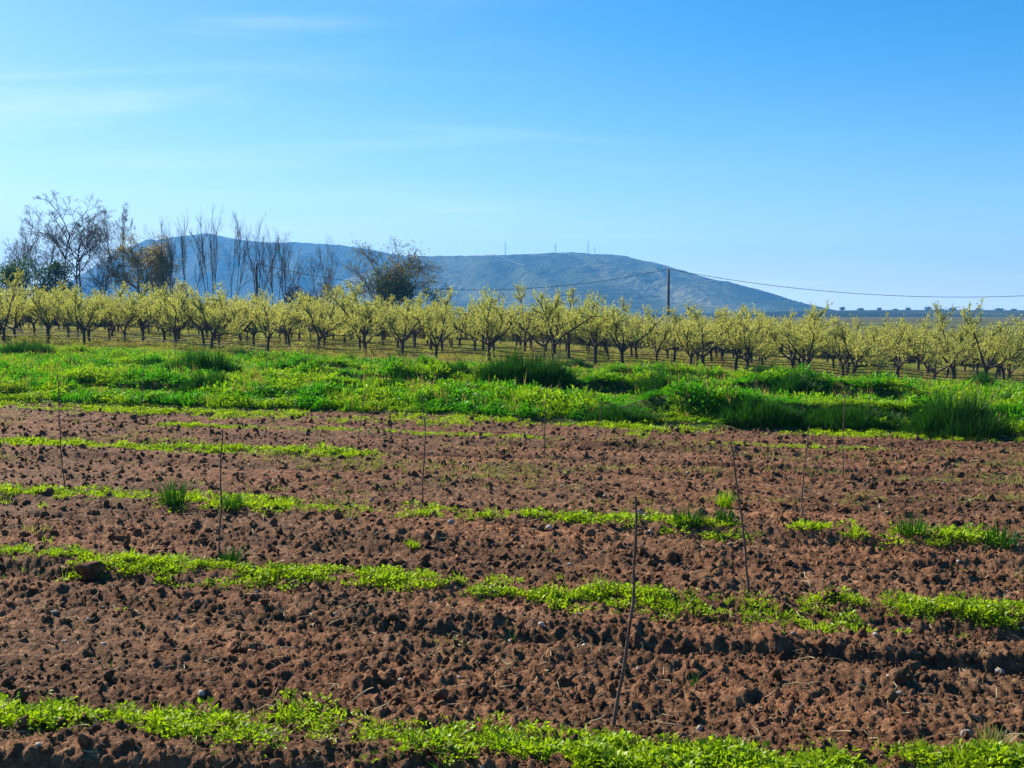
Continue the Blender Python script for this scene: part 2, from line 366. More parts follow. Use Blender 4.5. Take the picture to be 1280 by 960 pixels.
def sg(a, b, n, k):                                              # spacing that widens outwards
    t = np.linspace(-1, 1, n); f = np.sinh(t * k) / math.sinh(k); return np.where(f < 0, -f * a, f * b)
gx = sg(-3600, 3600, 161, 7.0); gy = np.concatenate([np.linspace(-40, 0, 6)[:-1], 3850 * np.sinh(np.linspace(0, 1, 150) * 7) / math.sinh(7)])
GX, GY = np.meshgrid(gx, gy); _, GV = to_uv(GX, GY)
GZ = T(GX, GY) - 0.45 + 0.45 * sstep(95, 150, GV)
GZ = GZ + sstep(180, 600, GY) * 1.0 * (fbm(GX * 0.003, GY * 0.003, 3, 3) - 0.5)
o = obj('ground', grid_mesh('ground', GX, GY, GZ, M_land)); tag(o, 'flat farmland reaching to the foot of the hills', kind='structure')

RIDGES = [(EDGE + 0.45, -3.5, 16, 0.26), (25.2, -12.5, 3.5, 0.34), (22.6, -18, -7.0, 0.26), (29.5, -15, 1, 0.30), (34.0, -24, 2, 0.25)]
def meadow_h(x, y):
    u, v = to_uv(x, y)
    e = v - edge_v(u)
    h = T(x, y) + 0.06 * sstep(-0.5, 0.4, e) - 0.2 * (1 - sstep(-0.9, -0.2, e))
    m = fbm(u * 0.30, v * 0.55, 201, 3)
    h = h + 0.5 * np.maximum(m - 0.42, 0) * sstep(0, 1.2, e) * (1 - sstep(20, 27, e))
    for k, (rv, ua, ub, rh) in enumerate(RIDGES):
        c = (e + EDGE if k == 0 else v) - rv - 0.5 * (vnoise(u * 0.35, u * 0, 210 + k) - 0.5) * 2
        env = sstep(ua, ua + 1.5, u) * (1 - sstep(ub - 1.5, ub, u)) * (0.45 + 0.8 * vnoise(u * 0.7, u * 0 + 4, 220 + k))
        h = h + rh * env * sstep(-0.18, 0.06, c) * (1 - sstep(0.15, 1.7, c))
    return h
MU, MV = np.meshgrid(np.linspace(-45, 45, 281), np.concatenate([np.linspace(18.9, 23, 30), np.linspace(23.2, 47, 80)]))
MX, MY = from_uv(MU, MV)
o = obj('meadow', grid_mesh('meadow', MX, MY, meadow_h(MX, MY), M_meadow)); tag(o, 'green meadow strip between tilled field and orchard', kind='structure')
def orch_h(x, y):
    return T(x, y) + 0.03 + 0.05 * (fbm(x * 0.4, y * 0.4, 301, 3) - 0.5)
OU, OV = np.meshgrid(np.linspace(-125, 90, 290), np.linspace(46.0, 128, 130)); OX, OY = from_uv(OU, OV)
OZ = orch_h(OX, OY) - 0.3 * (1 - sstep(46, 47.4, OV)) - 0.25 * sstep(122, 128, OV)
o = obj('orchard_floor', grid_mesh('orchard_floor', OX, OY, OZ, M_orch)); tag(o, 'dry grassy floor under the orchard trees', kind='structure')

# hills: ridge line heights taken at the distance of the ridge
HG = {}
def hill(name, label, ridge, d0, dr, d1, u_lo, u_hi, nu, nd, seed, rough, mat=None):
    pu = np.array([(p[0] - 640) / F for p in ridge]); pz = np.array([(HORIZON - p[1]) / F * dr + CAMH for p in ridge])
    us = np.linspace(u_lo, u_hi, nu); t = np.linspace(0, 1, nd)
    U, Tt = np.meshgrid(us, t)
    D = np.where(Tt < 0.72, d0 + (dr - d0) * Tt / 0.72, dr + (d1 - dr) * (Tt - 0.72) / 0.28)
    X = U * dr * (0.55 + 0.45 * D / dr); Y = D
    rz = np.interp(U, pu, pz)
    f = np.where(Tt < 0.72, sstep(0, 1, Tt / 0.72) * 0.55 + 0.45 * (Tt / 0.72), 1 - sstep(0, 1, (Tt - 0.72) / 0.28))
    g = 1 - np.abs(2 * fbm(X * 0.0055 + Y * 0.002, Y * 0.0016 - X * 0.001, seed, 4) - 1)
    Z = rz * f + rz * rough * (g - 0.75) * np.sin(np.clip(Tt / 0.72, 0, 1) * math.pi) ** 1.3
    Z = Z + rz * 0.045 * (fbm(X * 0.05, Y * 0.05, seed + 9, 3) - 0.5) * np.sin(np.clip(Tt, 0, 1) * math.pi)
    HG[label] = (X, Y, Z)
    o = obj(name, grid_mesh(name, X, Y, Z - 1.5 * (1 - sstep(0, 0.05, Tt)), mat or M_hill)); tag(o, label, kind='structure'); return o
hill('hill', 'wooded far blue hill on the left behind the bare trees',
     [(-80, 392), (60, 384), (125, 350), (165, 318), (200, 300), (235, 295), (260, 293), (285, 297), (310, 302), (345, 304), (380, 304), (425, 307), (460, 312), (500, 319), (540, 330), (600, 350), (680, 375), (760, 392), (900, 393)],
     1900, 2750, 3500, -0.52, 0.19, 260, 90, 401, 0.6)
hill('hill', 'broad hill with radio masts along its top',
     [(380, 393), (430, 360), (470, 338), (500, 326), (525, 322), (560, 322), (600, 322), (618, 321), (650, 319.5), (690, 318), (720, 318), (745, 319), (770, 321.5), (800, 328), (835, 337), (880, 348.5), (920, 360.5), (948, 373), (965, 381), (982, 389), (1005, 393)],
     1350, 2400, 2950, -0.19, 0.32, 300, 110, 431, 0.62, M_hill2)
X, Y, Z = HG['broad hill with radio masts along its top']
for pts, wd, lab in (([(.295, .63), (.32, .59), (.345, .55), (.37, .50), (.40, .44)], 5, 'pale firebreak track running down the broad hill'),):
    P = np.array(pts); t = np.linspace(0, 1, 50); a = np.interp(t, np.linspace(0, 1, len(P)), P[:, 0]); b_ = np.interp(t, np.linspace(0, 1, len(P)), P[:, 1])
    ci = (a * (X.shape[1] - 1)); ri = (b_ * (X.shape[0] - 1)); c0 = ci.astype(int); r0 = ri.astype(int)
    L = np.stack([X[r0, c0], Y[r0, c0], Z[r0, c0]], 1); k3 = np.ones(7) / 7
    for q in range(3): L[3:-3, q] = np.convolve(L[:, q], k3, 'valid')
    L[:, 2] += 1.6
    V = np.concatenate([L + np.array([0, -wd * .8, -wd * .18]), L + np.array([0, wd * .8, wd * .18])]); i = np.arange(49)
    tag(obj('hill_track', np_mesh('hill_track', V, np.stack([i, i + 1, i + 51, i + 50], 1), M_track)), lab, kind='structure')
hill('far_rise', 'low far rise with scattered trees on the right',
     [(820, 393), (900, 391), (1000, 388.5), (1100, 387.5), (1200, 387.3), (1300, 388), (1400, 388), (1600, 390), (1750, 393)],
     800, 1300, 1700, 0.12, 0.80, 160, 40, 461, 0.10)

# the air: one even, pale volume round everything below the sky
hb = 3700.0
V = np.array([[x, y, z] for x in (-hb, hb) for y in (-300, 3950) for z in (-8, 228)], np.float32)
Qh = [[0, 1, 3, 2], [4, 6, 7, 5], [0, 4, 5, 1], [2, 3, 7, 6], [0, 2, 6, 4], [1, 5, 7, 3]]
mh, nh, lh = new_mat('haze'); nh.remove(nh['Principled BSDF'])
pv = nh.new('ShaderNodeVolumePrincipled'); pv.inputs['Color'].default_value = (0.10, 0.44, 1.0, 1)
pv.inputs['Density'].default_value = 2.5e-4; pv.inputs['Anisotropy'].default_value = 0.1
lh.new(pv.outputs[0], nh['Material Output'].inputs['Volume'])
o = obj('haze', np_mesh('haze', V, Qh, mh, False)); tag(o, 'thin blue spring haze over the distant hills', kind='stuff')

# ------------------------------------------------------------------ scattering by geometry nodes (for what cannot be counted)
def variants(name, meshes):
    c = bpy.data.collections.new(name)
    for i, me in enumerate(meshes): c.objects.link(bpy.data.objects.new('%s_piece' % name, me))
    return c
def scatter(name, label, P, rot, scl, coll, nvar):
    me = bpy.data.meshes.new(name); P = np.asarray(P, np.float32)
    me.vertices.add(len(P)); me.vertices.foreach_set('co', P.ravel())
    a = me.attributes.new('rot', 'FLOAT_VECTOR', 'POINT'); a.data.foreach_set('vector', np.asarray(rot, np.float32).ravel())
    a = me.attributes.new('scl', 'FLOAT_VECTOR', 'POINT'); sc3 = np.asarray(scl, np.float32)
    if sc3.ndim == 1: sc3 = np.repeat(sc3[:, None], 3, 1)
    a.data.foreach_set('vector', sc3.ravel())
    a = me.attributes.new('pick', 'INT', 'POINT'); a.data.foreach_set('value', RNG.integers(0, nvar, len(P)).astype(np.int32))
    o = obj(name, me)
    g = bpy.data.node_groups.new(name, 'GeometryNodeTree')
    g.interface.new_socket('Geometry', in_out='INPUT', socket_type='NodeSocketGeometry')
    g.interface.new_socket('Geometry', in_out='OUTPUT', socket_type='NodeSocketGeometry')
    n, l = g.nodes, g.links
    gi, go = n.new('NodeGroupInput'), n.new('NodeGroupOutput')
    ci = n.new('GeometryNodeCollectionInfo'); ci.inputs[0].default_value = coll; ci.inputs[1].default_value = True; ci.inputs[2].default_value = True
    ip = n.new('GeometryNodeInstanceOnPoints'); ip.inputs['Pick Instance'].default_value = True
    def na(nm, dt):
        x = n.new('GeometryNodeInputNamedAttribute'); x.data_type = dt; x.inputs[0].default_value = nm; return x.outputs[0]
    er = n.new('FunctionNodeEulerToRotation'); l.new(na('rot', 'FLOAT_VECTOR'), er.inputs[0])
    l.new(gi.outputs[0], ip.inputs['Points']); l.new(ci.outputs[0], ip.inputs['Instance']); l.new(na('pick', 'INT'), ip.inputs['Instance Index'])
    l.new(er.outputs[0], ip.inputs['Rotation']); l.new(na('scl', 'FLOAT_VECTOR'), ip.inputs['Scale']); l.new(ip.outputs[0], go.inputs[0])
    md = o.modifiers.new('scatter', 'NODES'); md.node_group = g
    tag(o, label, kind='stuff'); return o

def ico(sub):
    import bmesh
    bm = bmesh.new(); bmesh.ops.create_icosphere(bm, subdivisions=sub, radius=1.0)
    V = np.array([v.co[:] for v in bm.verts]); Q = np.array([[v.index for v in f.verts] for f in bm.faces]); bm.free(); return V, Q
def lump_mesh(name, seed, mat, sub=2, rough=0.45, flat=0.75, smooth=True):
    V, Q = ico(sub)
    n = 0
    for k, (f, a) in enumerate(((1.3, 1.0), (3.1, 0.5))):
        n = n + a * ((vnoise(V[:, 0] * f + seed * 3.7, V[:, 1] * f + V[:, 2] * f * 1.7, seed + k) - 0.5) + (vnoise(V[:, 2] * f + seed, V[:, 0] * f * 1.3 - V[:, 1] * f, seed + k + 5) - 0.5))
    V = V * (1 + rough * n)[:, None] * np.array([1.0, 0.85, flat])
    return np_mesh(name, V, Q, mat, smooth)
def rand_rot(n, tilt=0.25):
    return np.stack([RNG.normal(0, tilt, n), RNG.normal(0, tilt, n), RNG.uniform(0, 6.283, n)], 1)
def sample_field(n, d0, d1, k=2.5):                               # points spread evenly as seen from the field path
    d = d0 * (d1 / d0) ** RNG.uniform(0, 1, n); x = RNG.uniform(-0.6, 0.6, n) * (d + k); return x, d

# clods of earth lying on the soil
cl = variants('clod', [lump_mesh('clod', s, M_soil, 2, 1.0, 0.6, False) for s in range(1, 8)])
x, y = sample_field(22000, 3.3, 23)
u, v = to_uv(x, y); keep = v < edge_v(u) - 0.1; x, y = x[keep], y[keep]; n = len(x)
sc = 0.005 + 0.026 * RNG.uniform(0, 1, n) ** 6.0 * (0.7 + 0.5 * (y > 8)) + 0.0009 * y
scatter('soil_clods', 'loose clods of brown earth strewn over the tilled field', np.stack([x, y, soil_h(x, y) + sc * 0.15], 1), RNG.uniform(0, 6.28, (n, 3)), sc, cl, 7)
# pale pebbles
pb = variants('pebble', [lump_mesh('pebble', s + 20, M_stone, 2, 0.35, 0.6) for s in range(4)])
x, y = sample_field(260, 3.6, 20); n = len(x); sc = RNG.uniform(0.006, 0.016, n) + 0.0006 * y
scatter('pebbles', 'small pale stones scattered over the tilled soil', np.stack([x, y, soil_h(x, y) + 0.3 * sc], 1), rand_rot(n), sc, pb, 4)

# bits of straw and dead stalk
def straw_mesh(s):
    g = np.random.default_rng(460 + s); b = MB(); P = branch_pts(g, 0.09); b.tube(P, [0.0022, 0.0026, 0.0024, 0.0015], 4); return b.mesh('straw', M_straw)
def branch_pts(g, L):
    a = g.normal(0, 0.012, (4, 3)); a[:, 0] += np.linspace(-L / 2, L / 2, 4); a[:, 2] = np.abs(a[:, 2]); return a
stw = variants('straw', [straw_mesh(s) for s in range(5)])
x, y = sample_field(2600, 3.4, 22); u, v = to_uv(x, y); keep = v < edge_v(u); x, y = x[keep], y[keep]; n = len(x)
scatter('straw_litter', 'bits of dry straw and dead stalks lying on the soil', np.stack([x, y, soil_h(x, y) + 0.006], 1), np.stack([RNG.normal(0, .25, n), RNG.normal(0, .35, n), RNG.uniform(0, 6.28, n)], 1), RNG.uniform(0.5, 1.5, n) * (0.8 + 0.05 * y), stw, 5)

# weeds
def weed_mesh(name, seed, mat, nl, rad, hmax, ll, lw):
    g = np.random.default_rng(seed); b = MB()
    r = rad * np.sqrt(g.uniform(0, 1, nl)); th = g.uniform(0, 6.283, nl)
    P = np.stack([r * np.cos(th), r * np.sin(th), hmax * (0.15 + 0.85 * g.uniform(0, 1, nl)) * (1 - 0.5 * (r / rad) ** 2)], 1)
    D = np.stack([np.cos(th) + g.normal(0, .6, nl), np.sin(th) + g.normal(0, .6, nl), g.uniform(-0.1, 1.1, nl)], 1)
    N = np.stack([g.normal(0, .45, nl), g.normal(0, .45, nl), np.ones(nl)], 1)
    L = ll * g.uniform(0.6, 1.3, nl); b.leaves(P, D, N, L, lw * g.uniform(0.7, 1.3, nl), 0.3)
    for k in range(max(3, nl // 8)):
        b.tube([(0, 0, -0.02), P[k] * np.array([.5, .5, .6]), P[k]], [0.0022, 0.0018, 0.001], 3)
    return b.mesh(name, mat)
def grass_mesh(name, seed, mat, nb, rad, hmin, hmax, w, lean=0.35, stiff=0.35):
    g = np.random.default_rng(seed); b = MB()
    r = rad * np.sqrt(g.uniform(0, 1, nb)); th = g.uniform(0, 6.283, nb)
    P = np.stack([r * np.cos(th), r * np.sin(th), np.full(nb, -0.03)], 1)
    h = g.uniform(hmin, hmax, nb) * (1 - 0.35 * (r / rad) ** 2)
    az = th + g.normal(0, 0.9, nb); ln = np.abs(g.normal(0, lean, nb)) + 0.25 * lean * r / rad
    tv = np.stack([np.cos(az) * ln * h, np.sin(az) * ln * h, h], 1)
    b.blades(P, tv, w * g.uniform(0.7, 1.3, nb), stiff); return b.mesh(name, mat)
weedA = variants('weed', [weed_mesh('weed', 500 + s, M_weed, 40, 0.075, 0.050, 0.026, 0.015) for s in range(5)] + [grass_mesh('weed', 520 + s, M_weed, 16, 0.04, 0.05, 0.12, 0.006) for s in range(2)])
weedF = variants('far_weed', [weed_mesh('far_weed', 540 + s, M_weed, 34, 0.10, 0.06, 0.036, 0.02) for s in range(4)] + [grass_mesh('far_weed', 550 + s, M_weed, 20, 0.06, 0.06, 0.14, 0.009) for s in range(2)])
weedP = variants('pale_weed', [weed_mesh('pale_weed', 560 + s, M_weedp, 24, 0.09, 0.07, 0.035, 0.018) for s in range(3)] + [grass_mesh('pale_weed', 570 + s, M_weedp, 16, 0.06, 0.06, 0.15, 0.008) for s in range(3)])

weedS = variants('seedling', [weed_mesh('seedling', 580 + s, M_weedp, 9, 0.05, 0.05, 0.03, 0.014) for s in range(2)] + [weed_mesh('seedling', 585 + s, M_weed, 8, 0.04, 0.06, 0.032, 0.016) for s in range(2)] + [grass_mesh('seedling', 590 + s, M_dry, 7, 0.02, 0.06, 0.17, 0.005, 0.5) for s in range(2)] + [grass_mesh('seedling', 594 + s, M_tuft, 12, 0.025, 0.07, 0.19, 0.006, 0.4) for s in range(2)])
def strip(name, label, rv, k, u0, u1, n, dens, width, coll, nvar, smin, smax, off=0.0):
    u = RNG.uniform(u0, u1, n); c = RNG.normal(0, 0.5, n) * width * (0.55 + 0.9 * vnoise(u * 1.7, u * 0, 640 + k)); v = rv + off + row_shift(u, k) + c
    p = dens(u, v) * (0.12 + 0.88 * sstep(0.36, 0.56, fbm(u * 5.5, v * 9, 650 + k, 2))); keep = RNG.uniform(0, 1, n) < p; u, v, p = u[keep], v[keep], p[keep]
    x, y = from_uv(u, v); n = len(x)
    sc = RNG.uniform(smin * 0.55, smax, n) * (0.40 + 0.62 * p)
    return scatter(name, label, np.stack([x, y, soil_h(x, y) - 0.008], 1), rand_rot(n, 0.18), sc, coll, nvar)
def patchy(u, v, seed, fu, fv, lo, hi): return sstep(lo, hi, fbm(u * fu, v * fv, seed, 3))
# nearest row: dense on the left, thin in the middle, dense and wide on the right
def dens0(u, v):
    b = sstep(-4.6, -4.2, u) * 0.9
    d = np.clip(patchy(u, v, 601, 1.6, 3.0, 0.34, 0.52) + 0.6 * (1 - sstep(-2.6, -2.2, u)), 0, 1) * b * (1 - 0.10 * sstep(-1.7, -1.2, u) * (1 - sstep(-0.55, -0.25, u)))
    return np.clip(d + 0.40 + 0.30 * sstep(-0.4, 0.1, u) * patchy(u, v, 602, 2.5, 4, 0.3, 0.5), 0, 1)
strip('weed_strip', 'bright yellow green weeds along the nearest planting row', 4.42, 0, -5.5, 1.0, 2700, dens0, 0.24, weedA, 7, 0.7, 1.25, 0.06)
strip('weed_strip', 'wide bright green weed patch at the bottom right edge of the field', 4.34, 0, -0.9, 4.5, 4200, lambda u, v: patchy(u, v, 603, 2.0, 3.0, 0.33, 0.5), 0.42, weedA, 7, 0.75, 1.3, 0.0)
def dens1(u, v): return np.clip((0.35 + 0.65 * patchy(u, v, 611, 1.1, 2.2, 0.36, 0.5)) * (1 - 0.35 * sstep(3.0, 3.6, u)) * (1 - 0.4 * sstep(-0.9, -0.6, u) * (1 - sstep(0.0, 0.4, u))), 0, 1)
strip('weed_strip', 'bright green weed strip along the second planting row', 7.48, 1, -7, 6, 4200, dens1, 0.29, weedA, 7, 0.65, 1.2, -0.02)
def dens2(u, v): return np.clip(patchy(u, v, 621, 0.9, 2.0, 0.42, 0.58) + 0.5 * (1 - sstep(-4.6, -3.6, u)), 0, 1)
strip('weed_strip', 'broken green weed strip along the third planting row', 10.2, 2, -9.5, 8, 3400, dens2, 0.28, weedF, 6, 0.7, 1.25, -0.03)
def dens3(u, v): return np.clip(patchy(u, v, 631, 0.5, 0.9, 0.46, 0.60) * (0.35 + 0.65 * (1 - sstep(-7.5, -4, u))), 0, 1)
strip('weed_strip', 'pale sparse weeds over the middle of the field', 13.6, 3, -14, 12, 16000, lambda u, v: patchy(u, v, 632, 0.6, 1.6, 0.46, 0.64) * 0.8, 4.2, weedP, 6, 0.6, 1.15)
strip('weed_strip', 'yellow green weed strip at left beyond the third row', 14.4, 3, -13, -5.4, 1600, lambda u, v: patchy(u, v, 633, 0.5, 1.5, 0.28, 0.45), 0.42, weedF, 6, 0.8, 1.3)
strip('weed_strip', 'thin broken weed strip along the fourth furrow', 17.0, 4, -13, 1.5, 2200, lambda u, v: patchy(u, v, 634, 0.45, 1.5, 0.42, 0.58), 0.30, weedF, 6, 0.7, 1.15)
strip('weed_strip', 'yellow green weed margin where field meets meadow', EDGE - 0.85, 4, -16, 13, 7000, lambda u, v: patchy(u, v, 635, 0.5, 1.3, 0.30, 0.48) * 0.95, 0.75, weedF, 6, 0.8, 1.4)

# odd seedlings and dead stalks on and beside the rows
x, y = sample_field(1500, 3.8, 19); u, v = to_uv(x, y); dr = np.min(np.abs(v[:, None] - np.array(ROWS_V)[None, :]), 1)
keep = RNG.uniform(0, 1, len(x)) < 0.07 + 0.75 * np.exp(-(dr / 0.38) ** 2); x, y = x[keep], y[keep]; n = len(x)
scatter('seedlings', 'scattered pale seedlings and dry stalks beside the weed strips', np.stack([x, y, soil_h(x, y) - 0.01], 1), rand_rot(n, 0.2), RNG.uniform(0.35, 1.0, n), weedS, 8)

# meadow grass
grs = variants('meadow_clump', [grass_mesh('meadow_clump', 700 + s, M_grass, 44, 0.13, 0.09, 0.25, 0.016, 0.40) for s in range(5)] + [weed_mesh('meadow_clump', 710 + s, M_grass, 60, 0.15, 0.20, 0.07, 0.034) for s in range(4)] + [grass_mesh('meadow_clump', 716, M_dry, 12, 0.12, 0.15, 0.40, 0.010, 0.4)])
n = 78000
u = RNG.uniform(-36, 34, n); v = EDGE - 0.3 + (47.5 - EDGE) * RNG.uniform(0, 1, n) ** 1.15
x, y = from_uv(u, v); keep = (v > edge_v(u) - 0.15) & (np.abs(x) < 0.52 * y + 4); u, v, x, y = u[keep], v[keep], x[keep], y[keep]; n = len(x)
hh = 0.45 + 1.1 * sstep(0.40, 0.64, fbm(u * 0.7, v * 1.0, 202, 3)) 
hh = hh * (0.6 + 0.4 * sstep(0, 1.0, v - edge_v(u))) * (1 - 0.45 * sstep(38, 46, v))
sc = np.stack([RNG.uniform(0.9, 1.3, n), RNG.uniform(0.9, 1.3, n), hh * RNG.uniform(0.75, 1.25, n)], 1)
scatter('meadow_grass', 'lush green spring grass between field and orchard', np.stack([x, y, meadow_h(x, y)], 1), rand_rot(n, 0.12), sc, grs, 10)
# short dry grass on the orchard floor
shg = variants('orchard_clump', [grass_mesh('orchard_clump', 730 + s, M_short, 34, 0.22, 0.06, 0.17, 0.02, 0.6) for s in range(5)])
n = 34000
u = RNG.uniform(-60, 50, n); v = 45.5 + 46 * RNG.uniform(0, 1, n) ** 1.5; x, y = from_uv(u, v); keep = (np.abs(x) < 0.52 * y + 4) & (RNG.uniform(0, 1, n) < 0.25 + sstep(0.35, 0.6, fbm(u * 0.15, v * 0.3, 203, 3)) + (1 - sstep(46, 50, v)))
u, v, x, y = u[keep], v[keep], x[keep], y[keep]; n = len(x)
scatter('orchard_grass', 'short yellowish grass under the orchard trees', np.stack([x, y, orch_h(x, y)], 1), rand_rot(n, 0.12), RNG.uniform(0.8, 1.5, n), shg, 5)

# tussocks: (px, py of base, width px, height px)
TUSS = [(1200, 540, 125, 55, 'largest dark green grass tussock at right edge of meadow'),
        (845, 503, 95, 34, 'dark grass tussock right of meadow centre, behind the front fringe'),
        (655, 494, 130, 34, 'wide dark grass tussock in the centre of the meadow'),
        (560, 489, 60, 26, 'grass tussock just left of the wide central one'),
        (252, 475, 100, 34, 'bushy grass tussock at left between two whips'),
        (262, 496, 90, 26, 'low dark tussock at left on the meadow front edge'),
        (35, 452, 70, 26, 'dark tussock at far left below the orchard'),
        (305, 455, 50, 18, 'small tussock at left near the orchard edge'),
        (992, 507, 62, 26, 'round tussock left of the largest one'),
        (960, 478, 50, 20, 'small tussock below the front row tree on the right'),
        (1060, 531, 130, 26, 'long low tussock on the front fringe left of the largest'),
        (955, 527, 110, 24, 'long low dark tussock on the front fringe right of centre'),
        (1230, 497, 45, 22, 'small tussock behind the largest one'),
        (1275, 522, 50, 26, 'tussock cut by the right edge of the picture'),
        (400, 478, 90, 22, 'low tussock left of centre in the meadow'),
        (95, 487, 80, 16, 'low dark tussock at the meadow front, left corner'),
        (160, 484, 50, 14, 'small dark tussock left of the low dark one'),
        (340, 462, 60, 14, 'flat tussock behind the one left of centre'),
        (440, 462, 50, 12, 'small tussock in the back of the meadow, left of centre'),
        (500, 500, 60, 14, 'small tussock on the meadow front at centre left'),
        (720, 462, 40, 12, 'small tussock at the back of the meadow centre'),
        (760, 484, 46, 12, 'little tussock between the two large central ones'),
        (780, 522, 100, 16, 'low fringe tussock at the meadow front, right of centre'),
        (1100, 480, 50, 14, 'small tussock at the back right of the meadow'),
        (1130, 498, 50, 13, 'small tussock left behind the largest one')]
for k, (px, py, w, h, lab) in enumerate(TUSS):
    x, y = at(px, py, 0.06); wm = w / F * y; hm = 1.3 * h / F * y
    g = np.random.default_rng(900 + k); nb = int(700 + wm * 1500); b = MB()
    e1, e2 = wm * 0.5, min(wm * 0.33, 0.6)
    r = np.sqrt(g.uniform(0, 1, nb)); th = g.uniform(0, 6.283, nb)
    lx, ly = r * np.cos(th) * e1, r * np.sin(th) * e2
    lump = 0.45 + 0.85 * vnoise(lx * 6.5 + k * 9, ly * 6.5, 33)
    hh = hm * (1 - 0.62 * r ** 2.2) * lump * g.uniform(0.65, 1.1, nb)
    az = g.uniform(0, 6.283, nb); ln = np.abs(g.normal(0, 0.28, nb)) + 0.3 * r
    tv = np.stack([(np.cos(az) * .6 + np.cos(th) * .5) * ln * hh, (np.sin(az) * .6 + np.sin(th) * .5) * ln * hh, hh], 1)
    b.blades(np.stack([lx, ly, np.full(nb, -0.04)], 1), tv, 0.016 * g.uniform(0.7, 1.4, nb))
    o = obj('grass_tussock', b.mesh('grass_tussock', M_tuft)); o.location = (x, y, float(meadow_h(np.array(x), np.array(y)))); o.rotation_euler = (0, 0, -ROW * 0.6)
    tag(o, lab, 'tussock', 'tussocks in the meadow')

# single grass tufts on the field rows
TUF = [(216, 628, 46, 42, 'tall bright grass tuft on the third row at left'),
       (287, 632, 40, 22, 'smaller grass tuft right beside the left leaning whip'),
       (282, 704, 26, 32, 'narrow grass tuft beside the whip on the second row at left'),
       (1145, 668, 50, 36, 'spiky grass tuft on the third row at right'),
       (1258, 678, 60, 34, 'grass tuft by the right edge on the third row'),
       (908, 624, 26, 26, 'leafy tuft behind the backward leaning whip'),
       (862, 656, 50, 30, 'sprawling grass tuft left of the backward leaning whip'),
       (908, 654, 30, 24, 'thin grass tuft at the foot of the sprawling one'),
       (1028, 778, 44, 20, 'bright grass tuft at the end of the second weed strip'),
       (755, 722, 30, 20, 'small pale tuft left of the nearest whip'),
       (515, 679, 26, 12, 'lone low tuft on bare soil at centre'),
       (40, 658, 50, 16, 'low pale tuft on bare soil at left'),
       (1255, 940, 40, 40, 'wispy pale tuft in the bottom right corner')]
for k, (px, py, w, h, lab) in enumerate(TUF):
    x, y = at(px, py, 0.03); wm = w / F * y; hm = h / F * y
    g = np.random.default_rng(950 + k); nb = 110 if hm > 0.12 else 60; b = MB()
    r = 0.3 * wm * np.sqrt(g.uniform(0, 1, nb)); th = g.uniform(0, 6.283, nb)
    hh = hm * g.uniform(0.5, 1.15, nb); az = th + g.normal(0, .8, nb); ln = np.abs(g.normal(0, 0.62, nb)); hh = hh * (1 - 0.25 * np.minimum(ln, 1))
    b.blades(np.stack([r * np.cos(th), r * np.sin(th), np.full(nb, -0.02)], 1), np.stack([np.cos(az) * ln * hh, np.sin(az) * ln * hh, hh], 1), 0.008 * g.uniform(.7, 1.4, nb))
    o = obj('grass_tuft', b.mesh('grass_tuft', M_weedp if 'pale' in lab else (M_weed if k in (8, 10, 5) else M_tuft)))
    o.location = (x, y, float(soil_h(np.array([x]), np.array([y]))[0])); tag(o, lab, 'grass tuft', 'grass tufts on the tilled field')

# big clods and stones that can be told apart: (px, py, width px, soil?, label)
BIG = [(105, 716, 34, 1, 'large dark clod on the second weed strip at left'),
       (1045, 752, 26, 1, 'dark clod at the right end of the second weed strip'),
       (126, 842, 18, 1, 'round brown clod on bare soil at lower left'),
       (10, 868, 24, 1, 'brown clod at the left edge above the nearest weeds'),
       (1133, 846, 26, 1, 'grey brown clod right of the nearest whip'),
       (1150, 835, 20, 1, 'clod touching the grey brown clod from behind'),
       (60, 868, 20, 1, 'clod above the nearest weed strip at lower left'),
       (1220, 912, 16, 0, 'flat tan stone at lower right'),
       (880, 908, 12, 0, 'small pale stone right of the nearest whip base'),
       (244, 868, 11, 0, 'pale stone above the nearest weed strip'),
       (801, 640, 10, 0, 'white stone beside the tip of the nearest whip'),
       (813, 660, 9, 0, 'small white stone in the shade below the third row'),
       (687, 655, 8, 0, 'round pale stone left of the nearest whip tip'),
       (563, 650, 9, 0, 'white stone below the third row at centre'),
       (72, 789, 7, 0, 'tiny white stone below the furrow at left'),
       (1260, 818, 14, 0, 'pale stone by the furrow at far right')]
for k, (px, py, w, s, lab) in enumerate(BIG):
    x, y = at(px, py, 0.03); r = 0.5 * w / F * y
    o = obj('clod' if s else 'stone', lump_mesh('clod' if s else 'stone', 40 + k, M_soil if s else M_stone, 3, 0.6 if s else 0.3, 0.8 if s else 0.6))
    o.location = (x, y, float(soil_h(np.array([x]), np.array([y]))[0]) + 0.3 * r); o.scale = (r, r, r); o.rotation_euler = (0.2 * k, 0.3, k * 1.3)
    tag(o, lab, 'clod' if s else 'stone')

